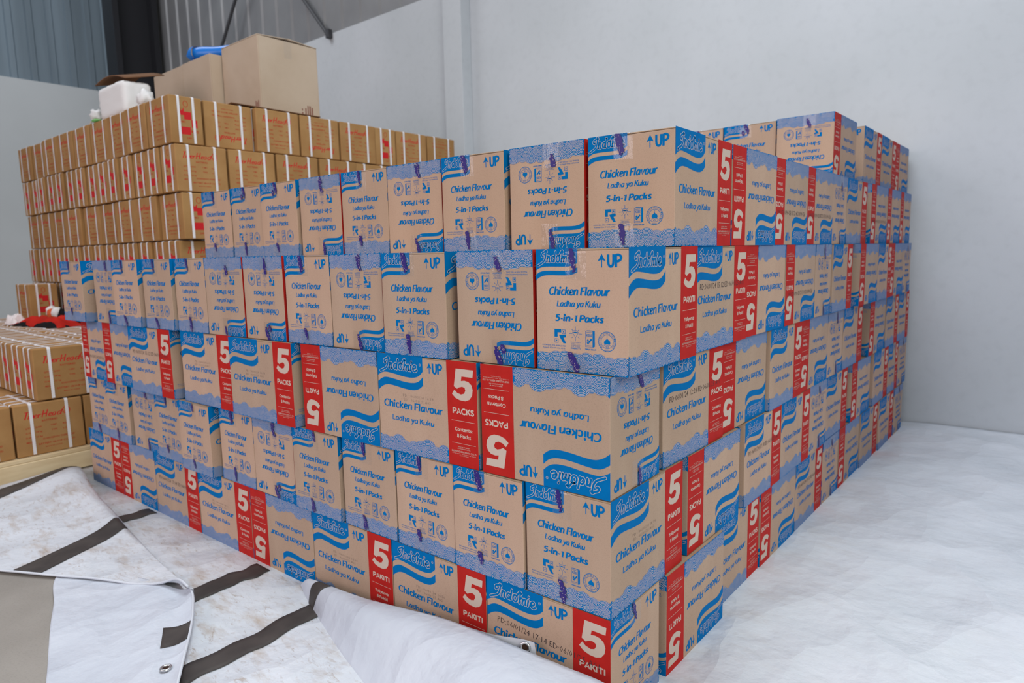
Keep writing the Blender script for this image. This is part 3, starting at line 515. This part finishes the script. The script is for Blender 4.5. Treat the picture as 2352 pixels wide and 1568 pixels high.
for i, (x1, flip) in enumerate(((-.337, False), (-.592, False), (-.848, False))):
    carton('E', flip, 'PACKS', x1-W/2, 2.02+L/2, 5*H, f"upright noodle carton, {ORD[i+1]} from near corner, topmost row, showing behind the fifth row", 1.0, 1.0, R.uniform(-.004, .004))

# ------------------------------------------------------------------ battery cartons with white straps
BL, BW, BH = 0.325, 0.200, 0.283
def script(p, x0, y0, w, h, m):
    """slanted script product name drawn with a pen"""
    pen(p, 'T', x0, y0, w*.13, h*1.25, m, 1.6, .6, .35)
    for ch, x, wd_ in (('i', .13, .05), ('g', .18, .10), ('e', .27, .10), ('r', .37, .09), ('a', .74, .10), ('d', .86, .13), ('e', .64, .10)): pen(p, ch, x0+w*x, y0, w*wd_, h*.8, m, 1.6, .6, .35)
    for q in ([(.50, 0), (.56, 1.15)], [(.60, 0), (.66, 1.2)], [(.53, .5), (.63, .62)]): p.up(); p.stroke([(x0+w*a_, y0+h*b_) for a_, b_ in q], h*.17, m)
p = Print(); r_ = 'battery_ink'
script(p, .035, .202, .185, .032, 'battery_red'); p.ring(.245, .222, .017, .004, 'battery_red', .020, n=16); p.stroke([(.236, .212), (.245, .228), (.254, .214)], .004, 'battery_red')
p.text('BATTERIES', .125, .178, .075, .0095, r_, .02, res=1)
for k, (a_, b_) in enumerate((('QTY', '240'), ('G.W.', '24 kg'), ('N.W.', '23 kg'), ('MEAS', '0.02'))):
    y = .148-k*.026; p.text(a_, .045, y, .028, .0085, r_, .02, res=1)
    if k < 3: p.text(b_, .092, y, .030, .0085, r_, .02, res=1)
for (t_, x, y) in (('UM1', .165, .148), ('R20', .222, .146), ('TYPE', .165, .120), ('1.5V', .222, .118)): p.text(t_, x, y, .028, .0085, r_, .02, res=1)
p.text('GUANGZHOU TIGER HEAD', .120, .078, .155, .0095, r_, .02, res=1); p.text('BATTERY GROUP CO., LTD', .100, .052, .175, .0095, r_, .02, res=1); p.text('MADE IN CHINA', .130, .034, .080, .006, r_, .01, res=1)
B_long = p.mesh('print_long')
p = Print()
for (x, y, w_, h_) in ((.048, .170, .040, .046), (.087, .146, .044, .046), (.130, .101, .036, .046), (.056, .056, .066, .046)): p.rect(x, y, x+w_, y+h_, 'battery_red'); p.up()
p.poly([(.060, .216), (.074, .196), (.088, .216)], 'battery_kraft'); B_sq = p.mesh('red_squares'); p = Print(); p.text('R20S', .125, .070, .045, .016, r_, .03, res=1); p.ring(.10, .238, .014, .004, r_, .018, n=12); p.text('240', .095, .030, .03, .012, r_, .02, res=1); p.text('UM1', .057, .125, .035, .012, r_, .02, res=1)
B_end = p.mesh('print_end')
def strap_loop(sx, sy, along, at):
    """a flat plastic band round the carton, crossing top, bottom and two sides"""
    h = .0075; t = .0018; o_ = .0014; pts = []
    w = sx/2 if along == 'x' else sy/2
    c = .010
    for (a_, z) in ((-w, c), (-w, BH-c), (-w+c*.3, BH-c*.3), (-w+c, BH), (w-c, BH), (w-c*.3, BH-c*.3), (w, BH-c), (w, c), (w-c, 0.0015), (-w+c, 0.0015)):
        pts.append((a_, z))
    V = []; n = len(pts); cz = BH/2
    for a_, z in pts:
        for (e, q) in ((0, -h), (0, h), (1, -h), (1, h)):
            fa = a_*(1+(o_+t*e)/w); fz = z+(o_+t*e)*((z-cz)/cz) if z > .002 else z-.0010
            V.append((fa, at+q, fz) if along == 'x' else (at+q, fa, fz))
    F = []
    for i in range(n):
        j = (i+1) % n; A = i*4; B = j*4; F += [(A+2, A+3, B+3, B+2), (A+0, A+2, B+2, B+0), (A+3, A+1, B+1, B+3)]
    me = mk('strap', V, F, 'strap_white'); bm = bmesh.new(); bm.from_mesh(me); bmesh.ops.recalc_face_normals(bm, faces=bm.faces); bm.to_mesh(me); bm.free(); return me
BS = {}
for k, (sx, sy) in {'E': (BW, BL), 'L': (BL, BW)}.items():
    d1 = .045 if k == 'E' else .085; d2 = .085 if k == 'E' else .045
    BS[k] = (box_mesh('battery_body', -sx/2, sx/2, -sy/2, sy/2, 0, BH, 'battery_kraft', .006, 2), [strap_loop(sx, sy, 'y', -d1), strap_loop(sx, sy, 'y', d1), strap_loop(sx, sy, 'x', -d2), strap_loop(sx, sy, 'x', d2)], sx, sy)
def bface(side, sx, sy, flip):
    m = face_matrix(side, sx, sy, False)
    if flip:
        w = sx if side == 'front' else sy; X, Y = m.col[0].xyz, m.col[1].xyz; t = m.translation + X*w + Y*BH; m = m @ Matrix.Diagonal((-1, -1, 1, 1)); m.translation = t
    return m
def battery(k, x1, y0, z, label, flip=False, parts=True, group='strapped battery cartons'):
    """x1 = right edge, y0 = near edge"""
    body, st, sx, sy = BS[k]
    o = ob('battery_carton', body, None, Matrix.Translation((x1-sx/2, y0+sy/2, z)) @ Matrix.Rotation(R.uniform(-.02, .02), 4, 'Z'), label=label, category='carton', group=group)
    if parts:
        for s_ in st: ob('strap', s_, o)
        lf, ef = ('front', 'right') if k == 'L' else ('right', 'front')
        ob('red_print', B_long, o, bface(lf, sx, sy, flip)); ob('red_print', B_end, o, bface(ef, sx, sy, False)); ob('red_squares', B_sq, o, bface(ef, sx, sy, False))
    return o
LAYN = {6: 'top layer', 5: 'second layer from top', 4: 'third layer from top', 3: 'fourth layer from top', 2: 'fifth layer from top'}
BZ = lambda k: .122+.29*k
TX = -3.47; TY = .657
for k in (6, 5, 4, 3, 2):
    long_left = k in (6, 4); n = 9 if long_left else 14; step = .333 if long_left else .2135; jx = {6: 0, 5: .015, 4: .03, 3: -.02, 2: -.02}[k]
    for i in range(n):
        lab = f"strapped battery carton at the near corner of the tall stack, {LAYN[k]}" if i == 0 else f"strapped battery carton, {ORD[i]} from near corner, {LAYN[k]}, left side of tall stack"
        battery('L' if long_left else 'E', TX+jx-i*step+R.uniform(-.006, .006), TY+R.uniform(-.012, .012)-(.01 if k == 5 else 0), BZ(k), lab)
    if k >= 2:
        y = TY + (.208 if long_left else .335)
        for i in range(7 if k == 6 else 6 if k == 5 else 5):
            kk = 'E'
            if k == 6 and i == 4: kk = 'L'
            battery(kk, TX+jx+R.uniform(-.01, .01)-(.02 if i == 0 and k == 6 else 0), y, BZ(k), f"strapped battery carton, {ORD[i+1]} from near corner, {LAYN[k]}, right side of tall stack", flip=(k == 6 and i in (0, 2, 6)))
            y += (.338 if kk == 'E' else .212)
for k in (1, 0):
    for i in range(9): battery('L', TX-i*.333, TY+.01, BZ(k), f"strapped battery carton, {ORD[i]} from near corner, {['lowest', 'second lowest'][k]} layer, left side of tall stack", parts=False)
    for i in range(5): battery('E', TX, TY+.215+i*.338, BZ(k), f"strapped battery carton, {ORD[i+1]} from near corner, {['lowest', 'second lowest'][k]} layer, right side of tall stack", parts=False)
# low stack in front of it
for i, y in enumerate((-.632, -.298, .036)):
    for j in range(3 if i == 0 else 13):
        battery('E', -3.485-j*.213, y, BZ(0), f"strapped battery carton in the low stack, bottom layer, {ORD[i]} from front, {ORD[j]} from right", parts=(j < 2))
for j in range(13):
    for i, y in enumerate((-.178, .160)):
        battery('E', -3.490-j*.2135+R.uniform(-.004, .004), y+R.uniform(-.008, .008), BZ(1), f"strapped battery carton in the low stack, upper layer, {ORD[j]} from right, {['front', 'rear'][i]} row")
battery('L', -5.66, .40, BZ(2), 'lone strapped battery carton standing behind the red cloth on the low stack')
# pallet: boards and bearers
def boards(name, label, x0, x1, y0, y1, nb):
    root = ob(name, None, None, Matrix.Translation(((x0+x1)/2, (y0+y1)/2, 0)), label=label, category='pallet')
    cx, cy = (x0+x1)/2, (y0+y1)/2; w = (x1-x0)/nb
    for i in range(nb): ob('deck_board', box_mesh('deck_board', -w/2+.004, w/2-.004, y0-cy, y1-cy, .098, .120, 'pallet_wood', .003), root, Matrix.Translation((x0+w*(i+.5)-cx, 0, 0)))
    for x in (x1-.045, cx, x0+.045): ob('bearer', box_mesh('bearer', -.045, .045, y0-cy, y1-cy, .004, .0975, 'pallet_wood', .004), root, Matrix.Translation((x-cx, 0, 0)))
boards('wooden_pallet', 'pale wooden pallet under the strapped battery cartons at the left', -6.70, -3.455, -.80, 2.70, 14)
# ------------------------------------------------------------------ plain cartons and clutter on the tall stack
ZT = BZ(6)+BH+.004
def open_box(name, label, x0, x1, y0, y1, h, m, flaps):
    root = ob(name, None, None, Matrix.Translation(((x0+x1)/2, (y0+y1)/2, ZT)), label=label, category='carton')
    a, b = (x1-x0)/2, (y1-y0)/2; t = .006
    ob('base', box_mesh('base', -a, a, -b, b, 0, .006, m), root)
    for (q0, q1, s0, s1) in ((-a, a, -b, -b+t), (-a, a, b-t, b), (-a, -a+t, -b+t, b-t), (a-t, a, -b+t, b-t)): ob('side_panel', box_mesh('side_panel', q0, q1, s0, s1, .006, h, m, .002), root)
    for f in flaps(a, b, h): ob('flap', f, root)
    return root
def flap_sheet(p0, p1, p2, p3, m, sag=0.0):
    P = [Vector(q) for q in (p0, p1, p2, p3)]
    return grid_mesh('flap', lambda u, v: (P[0]*(1-u)*(1-v)+P[1]*u*(1-v)+P[2]*u*v+P[3]*(1-u)*v)+Vector((0, 0, sag*math.sin(math.pi*u)*v)), 6, 4, m, .005)
bb = open_box('plain_carton', 'large plain brown carton with taped top on the tall battery stack', -4.09, -3.60, 1.335, 1.805, .515, 'plain_kraft',
    lambda a, b, h: [flap_sheet((-a, -b, h+.006), (a, -b, h+.006), (a, 0, h+.02), (-a, 0, h+.016), 'plain_kraft', .01), flap_sheet((-a, 0, h+.018), (a, 0, h+.022), (a, b, h+.006), (-a, b, h+.006), 'plain_kraft', .006)])
p = Print()
for (x, y, w_, h_) in ((.345, .03, .012, .05), (.365, .03, .010, .07), (.380, .03, .014, .07), (.400, .03, .012, .06), (.318, .03, .012, .020), (.318, .06, .010, .015)): p.rect(x, y, x+w_, y+h_, 'kraft_brown_print')
ob('handling_marks', p.mesh('handling_marks'), bb, face_matrix('right', .49, .47, False)); 
p = Print()
for (x, y, w_, h_) in ((.415, .02, .012, .07), (.432, .02, .012, .06), (.449, .02, .012, .07)): p.rect(x, y, x+w_, y+h_, 'kraft_brown_print')
ob('handling_marks', p.mesh('handling_marks'), bb, face_matrix('front', .49, .47, False))
tp = mk('tape', [(x, y, BASE*4+.001) for y in (.40, .515) for x in (.20, .26)], [(0, 1, 3, 2)], 'packing_tape'); ob('tape', tp, bb, face_matrix('right', .49, .47, False))
tp = mk('tape', [(-.245+i*.0817, s_, .5425-abs(i-3)*.001) for i in range(7) for s_ in (-.03, .03)], [(2*i, 2*i+2, 2*i+3, 2*i+1) for i in range(6)], 'packing_tape'); ob('tape', tp, bb)
open_box('open_carton', 'open plain brown carton left of the largest plain carton, flaps folded up', -4.53, -4.105, 1.25, 1.62, .475, 'plain_kraft',
    lambda a, b, h: [flap_sheet((-a, b, h), (a, b, h), (a, b+.012, h+.03), (-a, b+.012, h+.02), 'plain_kraft')])
open_box('small_open_carton', 'small plain brown carton with worn rim, far left of the plain cartons', -5.03, -4.533, 1.25, 1.58, .470, 'plain_kraft',
    lambda a, b, h: [flap_sheet((-a, b, h), (a, b, h), (a, b+.02, h+.018), (-a, b+.03, h+.03), 'cardboard_dark')])
sh = ob('cardboard_sheet', grid_mesh('cardboard_sheet', lambda u, v: (-3.63+.13*v, 1.06+.68*u, ZT+.002+.014*math.sin(math.pi*u)*(1-v)+.012*v), 12, 3, 'cardboard_dark', .004), label='loose dark cardboard strip under the plain cartons on the tall stack', category='cardboard')
# rolled blue plastic lying across the open carton
def roll_path(t): return Vector((-4.40+.28*t, 1.30+.16*t, ZT+.535-.005*t))
V, F = tube([roll_path(t/8) for t in range(9)], [.046+.003*math.sin(i*1.1) for i in range(9)], 14); rl = ob('plastic_roll', mk('plastic_roll', V, F, 'plastic_blue', None, True), label='bright blue rolled plastic sheet lying on the open brown carton', category='roll')
q = roll_path(0); V = []; F = []
for i in range(13):
    t = i/12*math.pi*2.6; rr_ = .058-.012*i/12; V += [(q.x-.035+.02*math.sin(i*2.1), q.y+rr_*math.cos(t), q.z+rr_*math.sin(t)), (q.x+.02, q.y+rr_*.95*math.cos(t), q.z+rr_*.95*math.sin(t))]
for i in range(12): F.append((2*i, 2*i+1, 2*i+3, 2*i+2))
ob('loose_end', mk('loose_end', V, F, 'plastic_blue', None, True), rl)
# white bag pile at the left end
def lump(name, c, s, m, seed, n=3, amp=.25, boxy=2.0):
    bm = bmesh.new(); bmesh.ops.create_icosphere(bm, subdivisions=n, radius=1)
    for v in bm.verts:
        d = v.co.copy(); k = (abs(d.x)**boxy+abs(d.y)**boxy+abs(d.z)**boxy)**(-1/boxy); w = 1+amp*noise.noise(d*2.3+Vector((seed, 0, 0)))+amp*.5*noise.noise(d*6+Vector((0, seed, 0))); v.co = Vector((d.x*s[0], d.y*s[1], d.z*s[2]))*k*w
    lo = min(v.co.z for v in bm.verts)
    for v in bm.verts: v.co.z -= lo
    me = bpy.data.meshes.new(name); bm.to_mesh(me); bm.free(); me.materials.append(M[m]); me.polygons.foreach_set('use_smooth', [True]*len(me.polygons)); return me
def put(name, me, loc, label, cat, parent=None): return ob(name, me, None, Matrix.Translation(loc), label=label, category=cat)
put('foam_block', lump('white_sack', 0, (.225, .095, .108), 'foam_white', 3, 4, .03, 14), (-4.43, .78, ZT), 'white foam block standing on the left part of the tall stack', 'foam block')
fl_ = ob('cardboard_sheet', grid_mesh('cardboard_sheet', lambda u, v: (-4.72+.52*u+.05*v, .70+.24*v, ZT+.262+.030*math.sin(math.pi*u)-.035*u*u+.05*v), 10, 4, 'cardboard_dark', .006), label='dark brown cardboard sheet lying over the white foam block', category='cardboard')
put('plastic_bag', lump('plastic_bag', 0, (.06, .05, .062), 'plastic_white', 9, 3, .35), (-4.08, .77, ZT), 'small white plastic bag right of the white foam block', 'bag')
ct = put('crumpled_plastic', lump('crumpled_plastic', 0, (.07, .05, .052), 'plastic_white', 15, 3, .5), (-4.80, .73, ZT), 'crumpled white plastic beside the left end of the foam block', 'plastic wrap')
ob('green_tag', lump('green_tag', 0, (.05, .03, .012), 'plastic_green', 5, 2, .3), ct, Matrix.Translation((.10, -.05, .0)))
put('cardboard_offcut', grid_mesh('cardboard_offcut', lambda u, v: ((u-.5)*.30*math.sin(math.pi*min(max(v, .04), .96))**.6, (v-.5)*.10, .145*v+.015*math.sin(3*u)+u*.05), 8, 8, 'plain_kraft', .006), (-5.02, .80, ZT+.004), 'curved brown cardboard offcut leaning at the left of the white clutter', 'cardboard')
# ------------------------------------------------------------------ red and black clothing on the low stack
ZL = BZ(1)+BH+.004
def cloth(name, cx, cy, w, d, h, m, seed, ang=0.0):
    ca, sa = math.cos(ang), math.sin(ang)
    def f(u, v):
        x, y = (u-.5)*w, (v-.5)*d; edge = min(1, 5*min(u, 1-u))*min(1, 5*min(v, 1-v))
        wob = 1+.18*noise.noise(Vector((u*3, v*3, seed)))
        z = edge*h*(.55+.45*noise.noise(Vector((u*4, v*3, seed+5)))+.35*abs(noise.noise(Vector((u*9, v*6, seed)))))
        x *= wob; y *= wob; return (cx+x*ca-y*sa, cy+x*sa+y*ca, ZL+.004+max(0, z))
    return grid_mesh(name, f, 26, 16, m, .004)
cl_ = ob('red_jacket', cloth('red_jacket', -5.02, .33, .62, .20, .085, 'cloth_red', 4, .2), label='crumpled red jacket lying on the low stack of battery cartons', category='jacket')
ob('black_lining', cloth('black_lining', -5.02, .30, .60, .17, .045, 'cloth_black', 8, .2), cl_); ob('white_trim', cloth('white_trim', -5.36, .22, .16, .10, .095, 'cloth_white', 12, .2), cl_)
ob('black_cloth', cloth('black_cloth', -5.15, .52, .36, .12, .15, 'cloth_black', 21, .1), label='black cloth bundle heaped behind the red jacket', category='cloth')
tb = ob('plastic_tub', lump('plastic_tub', 0, (.07, .05, .05), 'plastic_orange', 31, 3, .2), None, Matrix.Translation((-5.44, .50, ZL+.0)), label='orange and white plastic bundle behind the red jacket', category='bundle')
for s_ in (-1, 1): ob('white_end', lump('white_end', 0, (.035, .04, .045), 'plastic_white', 33+s_, 2, .3), tb, Matrix.Translation((s_*.065, 0, .02)))
# ------------------------------------------------------------------ tarpaulins on the floor
def wr(x, y, k=1.0): return k*(noise.noise(Vector((x*1.4, y*2.2, 3)))*.5+noise.noise(Vector((x*4, y*6, 9)))*.3+abs(noise.noise(Vector((x*2.5+y*3.5, y*1.2-x, 17))))*.6)
def ymin(x):
    pts = [(-3.44, -.40), (-2.2, -.36), (-1.6, -.37), (-1.25, -.49), (-.95, -.68), (-.45, -1.2), (0.2, -1.7), (3.6, -1.7)]
    for (a, b), (c, d) in zip(pts, pts[1:]):
        if x <= c: return b+(d-b)*(x-a)/(c-a)
    return -1.7
def inside(x, y): return min(1, max(0, max(x+.02, -(y+.02))/.12))       # stays flat under the cartons
def t0(u, v):
    x = -3.44+7.04*u; y0 = ymin(x); y = y0+(WY-.006-y0)*v; k = inside(x, y); z = .0015+k*max(0, .004+.011*wr(x, y)); return (x, y, z)
T0 = ob('floor_tarpaulin', grid_mesh('floor_tarpaulin', t0, 230, 150, 'tarp_dirty', .001), label='large white tarpaulin spread on the floor beneath the noodle cartons', category='tarpaulin')
def strip(name, fn, nu, nv, m='tarp_black'): return grid_mesh(name, fn, nu, nv, m, .0008)
def t0z(x, y): return .0015+inside(x, y)*max(0, .004+.011*wr(x, y))
for (xc, w_, ya, yb) in ((-1.065, .085, -.055, -.565), (-1.485, .095, -.045, -.34), (-2.43, .090, -.055, -.26), (-3.37, .09, -.07, -.30)):
    ob('black_stripe', strip('black_stripe', lambda u, v: (xc+w_*(u-.5)+.018*noise.noise(Vector((v*5, xc, 0)))+.03*v*(1 if xc > -1.2 else .4), ya+(yb-ya)*v, t0z(xc+w_*(u-.5), ya+(yb-ya)*v)+.0035), 4, 24), T0)
def pl(pts, t):
    s_ = t*(len(pts)-1); i = min(int(s_), len(pts)-2); f = s_-i; a, b = Vector(pts[i]), Vector(pts[i+1])
    p0 = Vector(pts[max(i-1, 0)]); p3 = Vector(pts[min(i+2, len(pts)-1)])
    return .5*((2*a)+(b-p0)*f+(2*p0-5*a+4*b-p3)*f*f+(3*a-p0-3*b+p3)*f*f*f)
FT = [(-3.43, -.06), (-2.9, -.15), (-2.39, -.21), (-2.06, -.24), (-1.75, -.28), (-1.55, -.31), (-1.43, -.33)]
FBm = [(-3.30, -1.10), (-2.62, -.85), (-2.2, -.655), (-1.91, -.50), (-1.70, -.405), (-1.56, -.352), (-1.435, -.345)]
def f1(u, v, dz=0.0):
    a, b = pl(FT, u), pl(FBm, u); p = a+(b-a)*v; x, y = p.x, p.y
    ridge = .075*math.exp(-((u-.10)/.09)**2)*math.exp(-(v/.30)**2)+.035*math.exp(-((u-.28)/.12)**2)*math.exp(-(v/.16)**2)
    curl = .040*max(0, (u-.62)/.38)**1.3+.030*math.exp(-((u-.90)/.10)**2)*v**2; lip = -.016*max(0, 1-v/.05)
    return (x, y, .016+ridge+curl+max(lip, -.014)+.008*wr(x+7, y+2)+dz)
F1 = ob('folded_tarpaulin_flap', grid_mesh('folded_tarpaulin_flap', f1, 90, 50, 'tarp_dirty', .003), label='dirty white tarpaulin flap folded back over the floor at lower left', category='tarpaulin')
for ua, ub in ((.335, .392), (.035, .075)):
    ob('black_stripe', strip('black_stripe', lambda u, v: f1(ua+(ub-ua)*u-.012*v*0, .01+.98*v, .0022), 5, 40), F1)
# rolled hem along the cut edge
V, F = tube([Vector(f1(t/60, 1.0))+Vector((0, 0, -.001)) for t in range(8, 61)], .0045, 8); ob('hem', mk('hem', V, F, 'tarp_white', None, True), F1)
G0 = [(-2.16, -.46), (-2.01, -.57), (-1.80, -.635), (-1.63, -.695), (-1.33, -.79), (-.95, -.92)]
G1 = [(-1.46, -.325), (-1.40, -.345), (-1.335, -.375), (-1.22, -.435), (-1.03, -.55), (-.72, -.74)]
def f2(u, v, dz=0.0):
    a, b = pl(G0, u), pl(G1, u); p = a+(b-a)*v; lip = .022*max(0, (v-.86)/.14)**2
    return (p.x, p.y, .006+.018*min(1, max(0, (v-.45)/.3))+lip+.007*wr(p.x*1.5+3, p.y*1.5)+dz)
F2 = ob('turned_tarpaulin_corner', grid_mesh('turned_tarpaulin_corner', f2, 60, 50, 'tarp_clean', .002), label='clean pale tarpaulin corner turned over on the bare concrete, metal eyelet at its edge', category='tarpaulin')
ob('black_stripe', strip('black_stripe', lambda u, v: f2(.585+.115*u-.03*v, .80+.19*v, .0022), 5, 6), F2)
V, F = tube([Vector(f2(t/40, .995)) for t in range(41)], .004, 8); ob('hem', mk('hem', V, F, 'tarp_white', None, True), F2)
def ring(c, nrm, r, rad, m='metal_ring'):
    nrm = Vector(nrm).normalized(); u = nrm.cross(Vector((0, 0, 1)) if abs(nrm.z) < .9 else Vector((1, 0, 0))).normalized(); w = nrm.cross(u); c = Vector(c)
    return mk('eyelet', *tube([c+u*math.cos(t*math.pi/10)*r+w*math.sin(t*math.pi/10)*r for t in range(20)], rad, 8, True), m, None, True), mk('eyelet_hole', [c-nrm*.0005+u*math.cos(t*math.pi/6)*r for t in ()] + [c+u*math.cos(t*math.pi/8)*r*.9+w*math.sin(t*math.pi/8)*r*.9 for t in range(16)], [tuple(range(16))], 'hole_dark')
gz = f2(.80, .90)
e1, e2 = ring((-1.087, -.570, gz[2]+.004), (0, 0, 1), .0125, .0042); g = ob('eyelet', e1, F2); ob('eyelet_hole', e2, g)
# flap bent up against the bottom row near the camera
RD = [(-1.245, -.030, .010), (-1.17, -.052, .058), (-1.036, -.064, .080), (-.83, -.064, .100), (-.537, -.062, .146), (-.40, -.062, .159), (-.222, -.062, .167), (-.089, -.064, .174), (.032, -.068, .180), (.13, -.10, .175)]
BT = [(-1.250, -.040, .006), (-1.165, -.075, .004), (-1.075, -.110, .004), (-.93, -.158, .004), (-.746, -.218, .004), (-.60, -.262, .004), (-.45, -.315, .004), (-.30, -.37, .004), (-.15, -.43, .004), (.0, -.49, .004)]
def f3(u, v, dz=0.0):
    a, b = pl(RD, u), pl(BT, u); p = a+(b-a)*v; h = a.z
    p = p+Vector((0, -.18*h, .55*h))*math.sin(math.pi*v)**1.0*.55 + Vector((0, 0, .006*wr(p.x*1.3+11, p.y*1.3)*math.sin(math.pi*v)))
    n = Vector((.2, -.6, .8)); return p+n*dz
F3 = ob('raised_tarpaulin_flap', grid_mesh('raised_tarpaulin_flap', f3, 70, 30, 'tarp_clean', .002), label='clean white tarpaulin flap bent up against the bottom row of cartons', category='tarpaulin')
ob('black_stripe', strip('black_stripe', lambda u, v: f3(.175+.055*u, v, .003), 5, 24), F3)
HB = [(-.50, -.050, .095), (-.40, -.050, .098), (-.30, -.046, .10), (-.188, -.040, .105)]
HTp = [(-.50, -.050, .140), (-.342, -.046, .156), (-.238, -.042, .178), (-.199, -.040, .181)]
hem = ob('hem', grid_mesh('hem', lambda u, v: pl(HB, u)+(pl(HTp, u)-pl(HB, u))*v, 12, 5, 'tarp_white', .0), F3)
e1, e2 = ring((-.224, -.047, .163), (.35, -1, .12), .0115, .0036); g = ob('eyelet', e1, F3); ob('eyelet_hole', e2, g)
